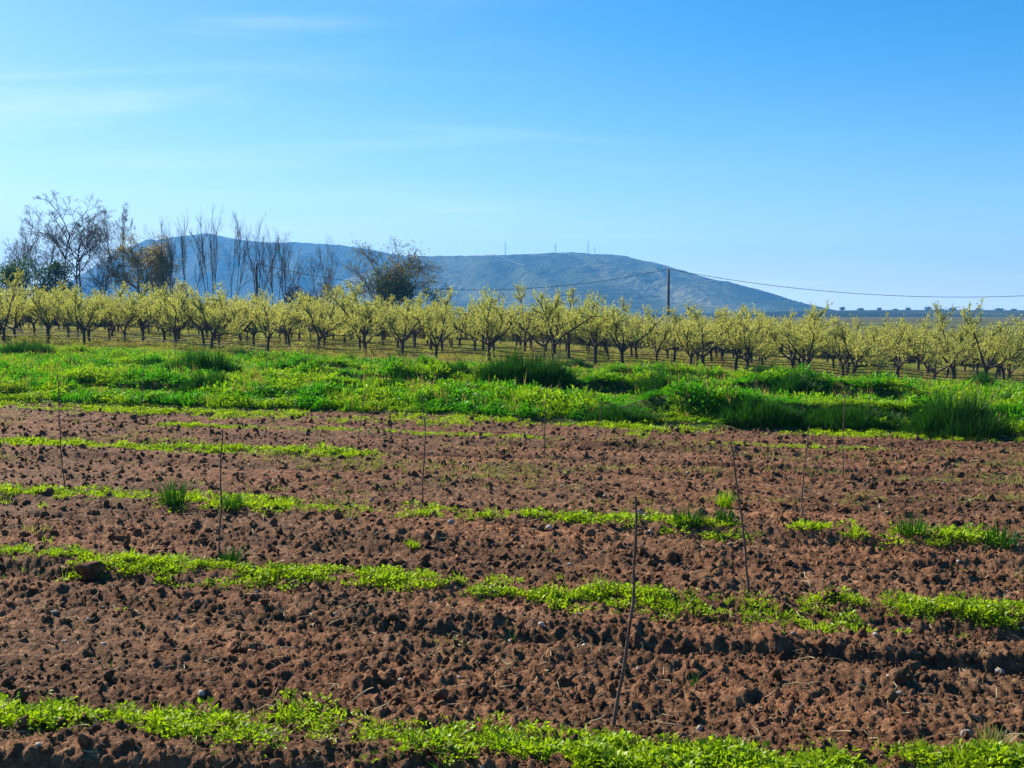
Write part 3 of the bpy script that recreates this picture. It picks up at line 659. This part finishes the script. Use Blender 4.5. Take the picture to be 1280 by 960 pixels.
# ------------------------------------------------------------------ young whips
WH = [(768, 921, 797, 625, 'nearest bare whip at centre right, leaning right'),
      (940, 742, 912, 540, 'bare whip leaning back to the left, right of centre'),
      (268, 698, 279, 527, 'bare whip on the second row at left'),
      (78, 612, 73, 462, 'bare whip near the left edge on the third row'),
      (1006, 660, 1012, 530, 'bare whip on the third row at right'),
      (527, 628, 526, 488, 'bare upright whip left of centre on the third row'),
      (1057, 594, 1058, 488, 'bare whip behind the right third row whip'),
      (681, 568, 684, 478, 'thin bare whip at centre below the meadow'),
      (447, 545, 456, 482, 'short dark whip left of centre by the field margin'),
      (173, 528, 180, 435, 'slender whip at left rising in front of the meadow'),
      (745, 553, 752, 500, 'very thin whip right of the central thin one'),
      (1085, 536, 1086, 478, 'thin whip at right in front of the fringe grass'),
      (944, 527, 947, 462, 'thin whip right of centre in the fringe grass'),
      (1169, 493, 1170, 438, 'thin whip at right rising in the meadow'),
      (1147, 506, 1147, 488, 'short thin whip in the meadow at right'),
      (86, 478, 86, 426, 'thin whip far left in the meadow'),
      (138, 455, 138, 420, 'short thin whip far left close to the orchard'),
      (218, 470, 217, 415, 'thin whip in the left meadow above the bushy tussock'),
      (333, 492, 331, 425, 'thin whip left of centre in the meadow'),
      (488, 480, 488, 435, 'thin whip in the middle meadow, left of centre'),
      (465, 492, 463, 428, 'slim whip leaning a little in the middle meadow'),
      (527, 470, 527, 430, 'thin whip near the orchard at centre left'),
      (718, 478, 717, 436, 'thin whip in the meadow at centre'),
      (814, 505, 813, 442, 'thin whip beside the right central tussock'),
      (868, 470, 868, 440, 'short whip near the orchard right of centre'),
      (1028, 484, 1028, 430, 'thin whip in the meadow between right tussocks'),
      (1217, 480, 1217, 440, 'thin whip near the right edge below the orchard')]
for k, (bx, by, tx, ty, lab) in enumerate(WH):
    x, y = at(bx, by, 0.02); hgt = (by - ty) / F * y; lx = (tx - bx) / F * y
    z = float(soil_h(np.array([x]), np.array([y]))[0]) if to_uv(x, y)[1] < EDGE else float(meadow_h(np.array(x), np.array(y)))
    z = max(z, float(T(x, y)) - 0.02) - 0.02
    g = np.random.default_rng(1200 + k); b = MB(); m = 14
    t = np.linspace(0, 1, m); wob = np.cumsum(g.normal(0, 0.0045, (m, 2)), 0); wob -= t[:, None] * wob[-1]
    bow = 0.018 * g.normal() * np.sin(t * math.pi) * hgt
    P = np.stack([lx * t + wob[:, 0] + bow, wob[:, 1] + 0.06 * g.normal() * t, hgt * t], 1)
    rb = 0.0088 if y < 8 else 0.0072
    rad = rb * (1 - 0.42 * t) * (1 + 0.16 * (np.arange(m) % 3 == 1))
    b.tube(P, rad, 7)
    for j in range(3, m - 1):                                    # buds
        a = g.uniform(0, 6.283); d = np.array([math.cos(a), math.sin(a), 0.9]) * 0.012
        b.tube([P[j] + d * 0.3, P[j] + d, P[j] + d * 1.6], [0.004, 0.0045, 0.001], 4)
    root = obj('sapling_whip', b.mesh('sapling_whip', M_whip)); root.location = (x, y, z)
    tag(root, lab, 'sapling', 'young whips planted in rows')
    if k in (2, 0, 5, 9):
        b2 = MB(); j = 3 if k == 2 else 10; s_ = -1 if k == 2 else 1
        b2.tube([P[j], P[j] + np.array([s_ * 0.03, 0, 0.02]), P[j] + np.array([s_ * 0.06, 0.0, 0.07])], [0.004, 0.0035, 0.002], 5)
        obj('side_shoot', b2.mesh('side_shoot', M_whip), root)

# ------------------------------------------------------------------ orchard trees
def branch(g, p0, d0, length, nseg, wander, up):
    P = [np.array(p0, float)]; d = np.array(d0, float); d /= np.linalg.norm(d)
    for i in range(nseg):
        d = d + g.normal(0, wander, 3) + np.array([0, 0, up]); d /= np.linalg.norm(d)
        P.append(P[-1] + d * length / nseg)
    return np.array(P)
def along(P, t):
    f = t * (len(P) - 1); i = min(int(f), len(P) - 2); return P[i] + (P[i + 1] - P[i]) * (f - i), P[i + 1] - P[i]
def orchard_tree(seed):
    g = np.random.default_rng(seed); w = MB(); lf = MB(); thin = g.uniform(0.85, 1.35)
    ht = g.uniform(0.65, 0.9); lean = g.normal(0, 0.06, 2)
    tp = np.array([[0, 0, -0.1], [0, 0, 0.08], [lean[0] * .4, lean[1] * .4, ht * .55], [lean[0], lean[1], ht]])
    w.tube(tp, [0.11, 0.085, 0.07, 0.08], 8)
    LP, LD = [], []
    def leafy(P, n0, dens):
        dens *= thin
        L = np.linalg.norm(P[-1] - P[0]); n = max(3, int(L * dens))
        for k in range(n):
            q, dd = along(P, g.uniform(n0, 1.0)); LP.append(q + g.normal(0, 0.018, 3)); LD.append(dd / np.linalg.norm(dd) * 0.5 + g.normal(0, 0.7, 3) + np.array([0, 0, 0.25]))
    nl = g.integers(3, 7); a0 = g.uniform(0, 6.28)
    for i in range(nl):
        az = a0 + i * 6.283 / nl + g.normal(0, 0.25); el = g.uniform(0.48, 1.12)
        P = branch(g, tp[-1] - np.array([0, 0, g.uniform(0, 0.12)]), (math.cos(az) * math.cos(el), math.sin(az) * math.cos(el), math.sin(el)), g.uniform(1.35, 2.45), 8, 0.16, 0.05)
        w.tube(P, np.linspace(0.052, 0.018, len(P)) * g.uniform(0.85, 1.15), 6)
        leafy(P[4:], 0.0, 36)
        for j in range(g.integers(7, 11)):
            q, dd = along(P, g.uniform(0.22, 0.98)); dd = dd / np.linalg.norm(dd)
            rv = g.normal(0, 1, 3); rv[2] = abs(rv[2]) * 0.5 - 0.15
            B = branch(g, q, dd * 0.5 + rv * 0.75, g.uniform(0.4, 1.0), 5, 0.2, 0.12)
            w.tube(B, np.linspace(0.020, 0.007, len(B)), 4); leafy(B, 0.08, 46)
            for m in range(g.integers(3, 6)):
                q2, d2 = along(B, g.uniform(0.2, 1.0)); rv = g.normal(0, 0.8, 3); rv[2] = abs(rv[2]) * 0.7
                Cc = branch(g, q2, d2 / np.linalg.norm(d2) * 0.5 + rv, g.uniform(0.2, 0.5), 3, 0.2, 0.15)
                w.tube(Cc, np.linspace(0.007, 0.003, len(Cc)), 3); leafy(Cc, 0.0, 52)
        for j in range(g.integers(1, 4)):                        # long upright water shoots
            q, dd = along(P, g.uniform(0.5, 1.0)); B = branch(g, q, (g.normal(0, .2), g.normal(0, .2), 1), g.uniform(0.5, 0.95), 4, 0.07, 0.1)
            w.tube(B, np.linspace(0.010, 0.004, len(B)), 4); leafy(B, 0.1, 40)
    P = np.array(LP); D = np.array(LD); n = len(P)
    lf.leaves(P, D, g.normal(0, 1, (n, 3)) + np.array([0, 0, 0.8]), g.uniform(0.05, 0.10, n), g.uniform(0.022, 0.04, n), 0.2)
    return w.mesh('trunk', M_bark), lf.mesh('crown', M_leafy)
OT = [orchard_tree(2000 + s) for s in range(14)]
ORD = ['first', 'second', 'third', 'fourth', 'fifth', 'sixth', 'seventh', 'eighth', 'ninth', 'tenth', 'eleventh', 'twelfth', 'thirteenth', 'fourteenth', 'fifteenth', 'sixteenth', 'seventeenth', 'eighteenth', 'nineteenth', 'twentieth', 'twenty-first', 'twenty-second', 'twenty-third', 'twenty-fourth', 'twenty-fifth', 'twenty-sixth', 'twenty-seventh', 'twenty-eighth', 'twenty-ninth', 'thirtieth']
def put_tree(x, y, k, sc, rz, label, group):
    t = empty('fruit_tree', (x, y, float(T(x, y)) + 0.02), rz, sc); tag(t, label, 'tree', group)
    w, c = OT[k]
    obj('trunk', w, t); obj('crown', c, t); return t
RV0, RSP = 51.6, 4.3
FRONT = [-45, 5, 60, 106, 137, 218, 264, 337, 380, 456, 500, 545, 567, 612, 654, 692, 735, 778, 818, 880, 937, 975, 1010, 1066, 1105, 1168, 1200, 1233, 1290]
front_u = []
for px in FRONT:
    a = (px - 640) / F; y = RV0 / (a * SA + CA); front_u.append(to_uv(a * y, y)[0])
# the front row stands about 4 m apart; trees too close together belong to the row behind
row1, row2 = [], []
for u in sorted(front_u):
    if row1 and u - row1[-1] < 1.9: row2.append(u)
    else: row1.append(u)
for i, u in enumerate(row1):
    x, y = from_uv(u, RV0 + R.uniform(-0.25, 0.25))
    put_tree(x, y, R.randrange(14), R.uniform(0.92, 1.18), R.uniform(0, 6.28), '%s tree from the left in the front row of the orchard' % ORD[i], 'fruit trees in the front orchard row')
NROW = 8
for r in range(1, NROW):
    v = RV0 + RSP * r; cnt = 0; u = -0.80 * v - 6 + R.uniform(0, 3)
    while True:
        x, y = from_uv(u, v + R.uniform(-0.3, 0.3))
        if x > 0.47 * y + 2.5: break
        if x > -0.47 * y - 2.5 and R.random() > 0.06:
            put_tree(x, y, R.randrange(14), R.uniform(0.85, 1.15), R.uniform(0, 6.28), ('%s fruit tree from the left in the %s orchard row' % (ORD[cnt], ORD[r])) if r < 4 else 'yellow green fruit tree in the %s row of the orchard' % ORD[r], 'fruit trees in the %s orchard row' % ORD[r])
            cnt += 1
        u += R.uniform(2.1, 2.75)
# drip hoses hung along the rows
for r in range(0, 4):
    v = RV0 + RSP * r; b = MB(); us = np.arange(-52 - 2 * r, 34 + 2 * r, 0.6)
    x, y = from_uv(us, np.full_like(us, v - 0.1)); z = T(x, y) + 0.42 + 0.05 * np.sin(us * 1.55) + 0.04 * (vnoise(us * 0.2, us * 0, 77 + r) - .5)
    b.tube(np.stack([x, y, z], 1), 0.022, 5)
    tag(obj('drip_hose', b.mesh('drip_hose', M_black)), 'black drip hose strung along the %s row of orchard trees' % ('front' if r == 0 else ORD[r]), 'hose', 'drip hoses along the orchard rows')

# ------------------------------------------------------------------ trees behind the orchard
def bare_tree(seed, H, spread, levels=4, clear=0.15, kids=(4, 7), up=0.06, thick=0.02, stems=1, tipdense=1.0, mat=None, droop=0.0):
    g = np.random.default_rng(seed); tr = MB(); tw = MB(); tips = []
    def grow(p, d, L, r, lev):
        P = branch(g, p, d, L, 5 if lev < 2 else 3, 0.10 + 0.05 * lev, up)
        (tr if lev < 2 else tw).tube(P, np.linspace(r, max(r * 0.4, 0.0075), len(P)), 6 if lev == 0 else (4 if lev < 2 else 3))
        if lev >= levels: tips.append((P[0], P[-1])); return
        n = g.integers(*kids) + (3 if lev == 0 else 0)
        if lev == levels - 1: n = int(n * tipdense)
        for i in range(n):
            t = g.uniform(clear if lev else clear * 1.8, 1.0); q, dd = along(P, t); dd = dd / np.linalg.norm(dd)
            rv = g.normal(0, 1, 3); rv -= rv.dot(dd) * dd; rv /= np.linalg.norm(rv) + 1e-6
            a = g.uniform(0.35, 0.85) * spread
            grow(q, dd * math.cos(a) + rv * math.sin(a) + np.array([0, 0, -droop]), L * g.uniform(0.38, 0.62) * (1.15 - 0.45 * t), r * 0.5, lev + 1)
        tips.append((P[-2], P[-1]))
    for s in range(stems):
        a = g.uniform(0, 6.28); rr = 0.0 if stems == 1 else g.uniform(0.1, 0.4)
        d = (math.cos(a) * 0.22 * (stems > 1), math.sin(a) * 0.22 * (stems > 1), 1)
        grow((rr * math.cos(a), rr * math.sin(a), -0.2), d, H * g.uniform(0.55, 0.66) * (1 if stems == 1 else g.uniform(0.85, 1.1)), thick * H * 0.5, 0)
    return tr, tw, tips
def norm_h(mbs, H):
    allv = np.concatenate([np.concatenate(m.v) for m in mbs if m.v]); s = H / allv[:, 2].max()
    for m in mbs: m.v = [a * s for a in m.v]
    return s
def tip_leaves(tips, s, seed, per, L, W, mat, scatter_r=0.15):
    g = np.random.default_rng(seed); A = np.array([t[0] for t in tips]) * s; B = np.array([t[1] for t in tips]) * s
    if per < 0: A, B, per = A[::-per], B[::-per], 1
    A = np.repeat(A, per, 0); B = np.repeat(B, per, 0); n = len(A); f = g.uniform(0, 1.05, n)[:, None]
    P = A + (B - A) * f + g.normal(0, scatter_r, (n, 3)); lf = MB()
    lf.leaves(P, g.normal(0, 1, (n, 3)), g.normal(0, 1, (n, 3)), g.uniform(.6, 1.4, n) * L, g.uniform(.6, 1.4, n) * W, 0.2)
    return lf.mesh('crown', mat)
def place_back(name, label, group, px, top, depth, tr, tw, tips, mat_t, mat_w, wpx=None, leaf=None, rz=0.0, seed=0):
    x = (px - 640) / F * depth; z0 = float(T(x, depth)); H = CAMH + (HORIZON - top) / F * depth - z0
    s = norm_h([tr, tw], H)
    rt = empty(name, (x, depth, z0), rz); tag(rt, label, 'bush' if 'bush' in name or 'shrub' in name else 'tree', group)
    if wpx:
        allv = np.concatenate([np.concatenate(m.v) for m in (tr, tw)]); wd = np.percentile(np.abs(allv[:, 0]), 97) * 2; rt.scale = (wpx / F * depth / wd,) * 2 + (1,)
    obj('trunk', tr.mesh('trunk', mat_t), rt); obj('branches', tw.mesh('branches', mat_w), rt)
    if leaf:
        per, L, Wd, mt, sr = leaf; obj('crown', tip_leaves(tips, s, seed, per, L, Wd, mt, sr), rt)
    return rt
G1 = 'bare trees behind the orchard at left'
place_back('bare_tree', 'leftmost spindly bare tree behind the orchard', G1, 16, 262, 128, *bare_tree(31, 13, 0.85, 4, 0.2, (4, 6), 0.08, 0.016, 2), M_barkl, M_barkl, 75)
place_back('bare_tree', 'tallest bare tree with curled twigs behind green shrub', G1, 98, 244, 132, *bare_tree(32, 15, 0.95, 4, 0.3, (5, 7), 0.05, 0.013, 3, 1.5), M_bark, M_barkl, 100)
place_back('bare_tree', 'bare tree rising behind the ochre round tree', G1, 152, 250, 134, *bare_tree(33, 14, 0.8, 4, 0.35, (5, 7), 0.06, 0.012, 2, 1.6), M_bark, M_barkl, 62)
place_back('bare_tree', 'small bare tree low between the leftmost ones', G1, 48, 292, 126, *bare_tree(34, 9, 0.9, 4, 0.2, (4, 6), 0.07, 0.018, 2), M_barkl, M_barkl, 60)
place_back('round_tree', 'ochre round tree with dense twigs at left', None, 172, 290, 124, *bare_tree(35, 10, 1.15, 4, 0.18, (6, 8), 0.03, 0.022, 2), M_twig, M_twig, 84, (1, 0.20, 0.10, M_dry, 0.3), 0, 7)
for k, (px, top, w, lab) in enumerate(((30, 300, 60, 'low twiggy bare tree at the far left behind the shrub'), (128, 302, 60, 'low twiggy bare tree between tall tree and ochre tree'), (205, 312, 50, 'low twiggy bare tree right of the ochre tree'), (392, 318, 50, 'low twiggy bare tree left of the thin pale one'))):
    place_back('bare_tree', lab, 'low twiggy trees behind the orchard', px, top, 123 + k, *bare_tree(90 + k, 8, 1.0, 4, 0.15, (4, 6), 0.06, 0.014, 3), M_barkl, M_barkl, w)
slim = [(213, 268, 'leftmost slender bare tree in front of the hill'), (241, 256, 'second slender bare tree from the left before the hill'), (266, 254, 'tall slender bare tree before the hill peak'),
        (291, 262, 'slender bare tree right of the hill peak'), (322, 264, 'fifth slender bare tree in front of the hill'), (342, 280, 'sixth slender bare tree in front of the hill'), (360, 288, 'rightmost of the slender bare tree clump')]
for k, (px, top, lab) in enumerate(slim):
    place_back('bare_tree', lab, 'slender bare trees in front of the hill', px, top, 126 + (k % 3) * 3, *bare_tree(50 + k, 13, 0.62, 3, 0.25, (3, 6), 0.09, 0.011, 3 if k % 2 else 4, 1.0), M_bark, M_barkl, 50 if k < 5 else 40)
place_back('bare_tree', 'thin pale bare tree left of the round bush', None, 415, 288, 126, *bare_tree(71, 11, 0.55, 3, 0.25, (4, 6), 0.09, 0.014, 2), M_barkl, M_barkl, 34)
place_back('round_bush', 'large rounded leafing bush with sparse top twigs', None, 480, 291, 122, *bare_tree(72, 11, 1.2, 4, 0.08, (5, 7), 0.05, 0.016, 5, 1.0), M_barkl, M_barkl, 112, (-2, 0.20, 0.10, M_leafo, 0.5), 0, 9)

def shrub(name, label, px, top, base_w, depth, mat, seed, n=5200, L=0.26):
    x = (px - 640) / F * depth; z0 = float(T(x, depth)); H = CAMH + (HORIZON - top) / F * depth - z0; Rd = base_w / F * depth / 2
    g = np.random.default_rng(seed); rt = empty(name, (x, depth, z0)); tag(rt, label, 'bush')
    lobes = [(g.normal(0, .42) * Rd, g.normal(0, .42) * Rd, H * g.uniform(.3, .78), g.uniform(.28, .5) * Rd) for _ in range(14)]
    P = []
    for i in range(n):
        lx, ly, lz, lr = lobes[g.integers(len(lobes))]; d = g.normal(0, 1, 3); d /= np.linalg.norm(d)
        P.append(np.array([lx, ly, lz]) + d * lr * g.uniform(.45, 1.08) * np.array([1, 1, 1.05]))
    P = np.array(P); P[:, 2] = np.clip(P[:, 2], 0.1, None) * (H / P[:, 2].max())
    lf = MB(); lf.leaves(P, g.normal(0, 1, (n, 3)) + np.array([0, 0, .4]), g.normal(0, 1, (n, 3)), L * g.uniform(.6, 1.3, n), L * .5 * g.uniform(.6, 1.3, n), .2)
    w = MB()
    for k in range(7):
        lx, ly, lz, lr = lobes[k]; w.tube([(lx * .1, ly * .1, -.1), (lx * .5, ly * .5, lz * .5), (lx, ly, lz)], [0.09, 0.06, 0.02], 5)
    obj('trunk', w.mesh('trunk', M_bark), rt); obj('crown', lf.mesh('crown', mat), rt)
shrub('evergreen_bush', 'dark green rounded bush behind the orchard at left', 68, 320, 64, 121, M_leafd, 81)
shrub('evergreen_bush', 'dark green bush cut by the left picture edge', 8, 322, 56, 122, M_leafd, 82)
shrub('dark_bush', 'low dark purple bush between bare trees and round bush', 378, 355, 44, 119, M_leafp, 83, 2600, 0.2)
shrub('evergreen_bush', 'dark green foliage low inside the rounded bush', 492, 330, 62, 120.5, M_leafd, 84, 2600)
shrub('evergreen_bush', 'small dark green bush right of the rounded bush', 541, 356, 32, 121, M_leafd, 85, 1600, 0.2)
shrub('hedge_bush', 'low grey brown bush left of the rounded bush', 420, 350, 50, 121, M_leafb, 86, 2200, 0.2)

# tangled scrub and hedges closing off the orchard
def scrub_mesh(s):
    g = np.random.default_rng(1500 + s); b = MB(); n = 420
    d = g.normal(0, 1, (n, 3)); d /= np.linalg.norm(d, axis=1)[:, None]; P = d * g.uniform(.4, 1, n)[:, None] * np.array([1.3, 1.0, 1.0]); P[:, 2] = np.abs(P[:, 2]) * 1.5
    b.leaves(P, g.normal(0, 1, (n, 3)) + np.array([0, 0, .6]), g.normal(0, 1, (n, 3)), g.uniform(.12, .3, n), g.uniform(.06, .13, n), .2)
    for k in range(16):
        a = g.uniform(0, 6.28); b.tube([(0, 0, -.1), (math.cos(a) * .4, math.sin(a) * .4, 1), (math.cos(a) * .8, math.sin(a) * .8, g.uniform(1.5, 2.3))], [0.04, 0.02, 0.008], 3)
    return b.mesh('scrub', M_leafb if s % 3 else M_leafd)
scr = variants('scrub', [scrub_mesh(s) for s in range(6)])
n = 1100; u = RNG.uniform(-105, 80, n); v = 90 + 60 * RNG.uniform(0, 1, n) ** 2.4; x, y = from_uv(u, v); sc = RNG.uniform(0.5, 1.15, n)
scatter('hedge_scrub', 'tangled grey green scrub closing off the far side of the orchard', np.stack([x, y, T(x, y) - 0.1], 1), rand_rot(n, 0.05), np.stack([sc * 1.3, sc, sc], 1), scr, 6)

# rank weeds and suckers round the trunks
ugs = variants('undergrowth', [weed_mesh('undergrowth', 1600 + s, (M_leafy, M_leafb, M_short)[s % 3], 110, 0.42, 0.75, 0.10, 0.045) for s in range(6)] + [grass_mesh('undergrowth', 1610 + s, M_dry, 60, 0.3, 0.3, 0.8, 0.02, 0.4) for s in range(2)])
n = 900; u = RNG.uniform(-75, 55, n); v = RV0 + RSP * RNG.integers(0, 8, n) + RNG.normal(0, 0.45, n); keep = vnoise(u * 0.35, v * 0.35, 88) > 0.45; u, v = u[keep], v[keep]; x, y = from_uv(u, v); n = len(x)
scatter('orchard_undergrowth', 'rank weeds and suckers growing round the orchard trunks', np.stack([x, y, orch_h(x, y) - 0.03], 1), rand_rot(n, 0.1), RNG.uniform(0.45, 1.2, n), ugs, 8)

# small trees along the low rise on the right
FT = [(1016, 384, 9), (1033, 384, 6), (1052, 382, 10), (1075, 384, 12), (1098, 383, 8), (1118, 385, 10), (1134, 383, 9), (1159, 382, 11), (1176, 385, 8), (1190, 383, 14), (1205, 385, 8), (1222, 384, 10), (1248, 384, 16), (1266, 385, 12)]
fm = []
for s in range(4):
    g = np.random.default_rng(330 + s); n = 420; d = g.normal(0, 1, (n, 3)); d /= np.linalg.norm(d, axis=1)[:, None]
    P = d * g.uniform(.55, 1.0, n)[:, None] * np.array([1, 1, .8]) * (0.7 + 0.5 * vnoise(d[:, 0] * 2 + s, d[:, 2] * 2, 5 + s))[:, None] + np.array([0, 0, 1.05])
    lf = MB(); lf.leaves(P, g.normal(0, 1, (n, 3)), g.normal(0, 1, (n, 3)), g.uniform(.2, .45, n), g.uniform(.15, .3, n), .2)
    w = MB(); w.tube([(0, 0, -.2), (0, 0, .5), (0.05, 0, 1.0)], [.1, .08, .03], 5); fm.append((w.mesh('trunk', M_bark), lf.mesh('crown', M_leafd)))
for k, (px, top, w) in enumerate(FT):
    d = 1285.0; x = (px - 640) / F * d; r = 0.36 * w / F * d; zr = CAMH + (HORIZON - 387.6) / F * d - 1.0
    H = (CAMH + (HORIZON - top) / F * d - zr); t = empty('far_tree', (x, d, zr), k * 1.1); t.scale = (r, r, max(H / 2.4, 1.2))
    tag(t, '%s small far tree from the left on the low right rise' % ORD[k], 'tree', 'far trees on the low rise')
    obj('trunk', fm[k % 4][0], t); obj('crown', fm[k % 4][1], t)

# ------------------------------------------------------------------ power line
def pole(px, top, depth, label):
    x = (px - 640) / F * depth; z0 = float(T(x, depth)) - 0.3; zt = CAMH + (HORIZON - top) / F * depth
    rt = empty('power_pole', (x, depth, z0)); tag(rt, label, 'pole', 'poles of the power line')
    b = MB(); h = zt - z0; b.tube([(0, 0, 0), (0, 0, h * .5), (0, 0, h - 0.02), (0, 0, h)], [0.20, 0.17, 0.14, 0.02], 10); obj('shaft', b.mesh('shaft', M_pole), rt)
    b = MB(); b.tube([(0, 0, h - .02), (0, 0, h + .05), (0, 0, h + .16), (0, 0, h + .2)], [0.03, 0.07, 0.07, 0.02], 8); obj('insulator', b.mesh('insulator', M_ceram), rt)
    return np.array([x, depth, zt + 0.12])
pA = pole(835, 338, 140, 'dark power pole standing behind the orchard right of centre')
pB = pole(322, 331, 138, 'power pole hidden among the slender bare trees')
pC = pole(1560, 339, 139, 'power pole beyond the right side of the view')
for a, b_, mid_y, lab in ((pB, pA, 362.5, 'overhead cable sagging from the pole to the left'), (pA, pC, 371.5, 'overhead cable sagging from the pole to the right')):
    t = np.linspace(0, 1, 60)[:, None]; P = a + (b_ - a) * t; dm = P[30][1]
    sag = P[30][2] - (CAMH + (HORIZON - mid_y) / F * dm); P[:, 2] -= 4 * sag * (t * (1 - t))[:, 0]
    b = MB(); b.tube(P, 0.032, 5); tag(obj('overhead_cable', b.mesh('overhead_cable', M_black)), lab, 'cable', 'overhead cables')

# ------------------------------------------------------------------ radio masts on the hill
for px, top, bot, lab in ((631.5, 302, 323, 'leftmost radio mast on the broad hill'), (694, 304, 320, 'second radio mast on the broad hill'), (734.5, 300, 321, 'tallest radio mast on the broad hill'), (743, 309, 321, 'small thin mast right of the tallest one')):
    d = 2392.0; x = (px - 640) / F * d; zb = CAMH + (HORIZON - bot) / F * d; h = (bot - top) / F * d; b = MB(); rw = 0.8 if h > 22 else 0.5
    for k in range(3):
        a = k * 2.094; b.tube([(rw * math.cos(a), rw * math.sin(a), -4), (rw * math.cos(a), rw * math.sin(a), h * .86)], 0.24, 4)
    for j in range(18):
        z0, z1 = h * .86 * j / 18, h * .86 * (j + 1) / 18
        for k in range(3):
            a, c = k * 2.094, (k + 1) * 2.094; b.tube([(rw * math.cos(a), rw * math.sin(a), z0), (rw * math.cos(c), rw * math.sin(c), z1)], 0.13, 3)
    rt = obj('radio_mast', b.mesh('radio_mast', M_mast)); rt.location = (x, d, zb); tag(rt, lab, 'mast', 'radio masts on the hill')
    b = MB(); b.tube([(0, 0, h * .84), (0, 0, h)], [0.28, 0.2], 5); obj('antenna', b.mesh('antenna', M_mast), rt)
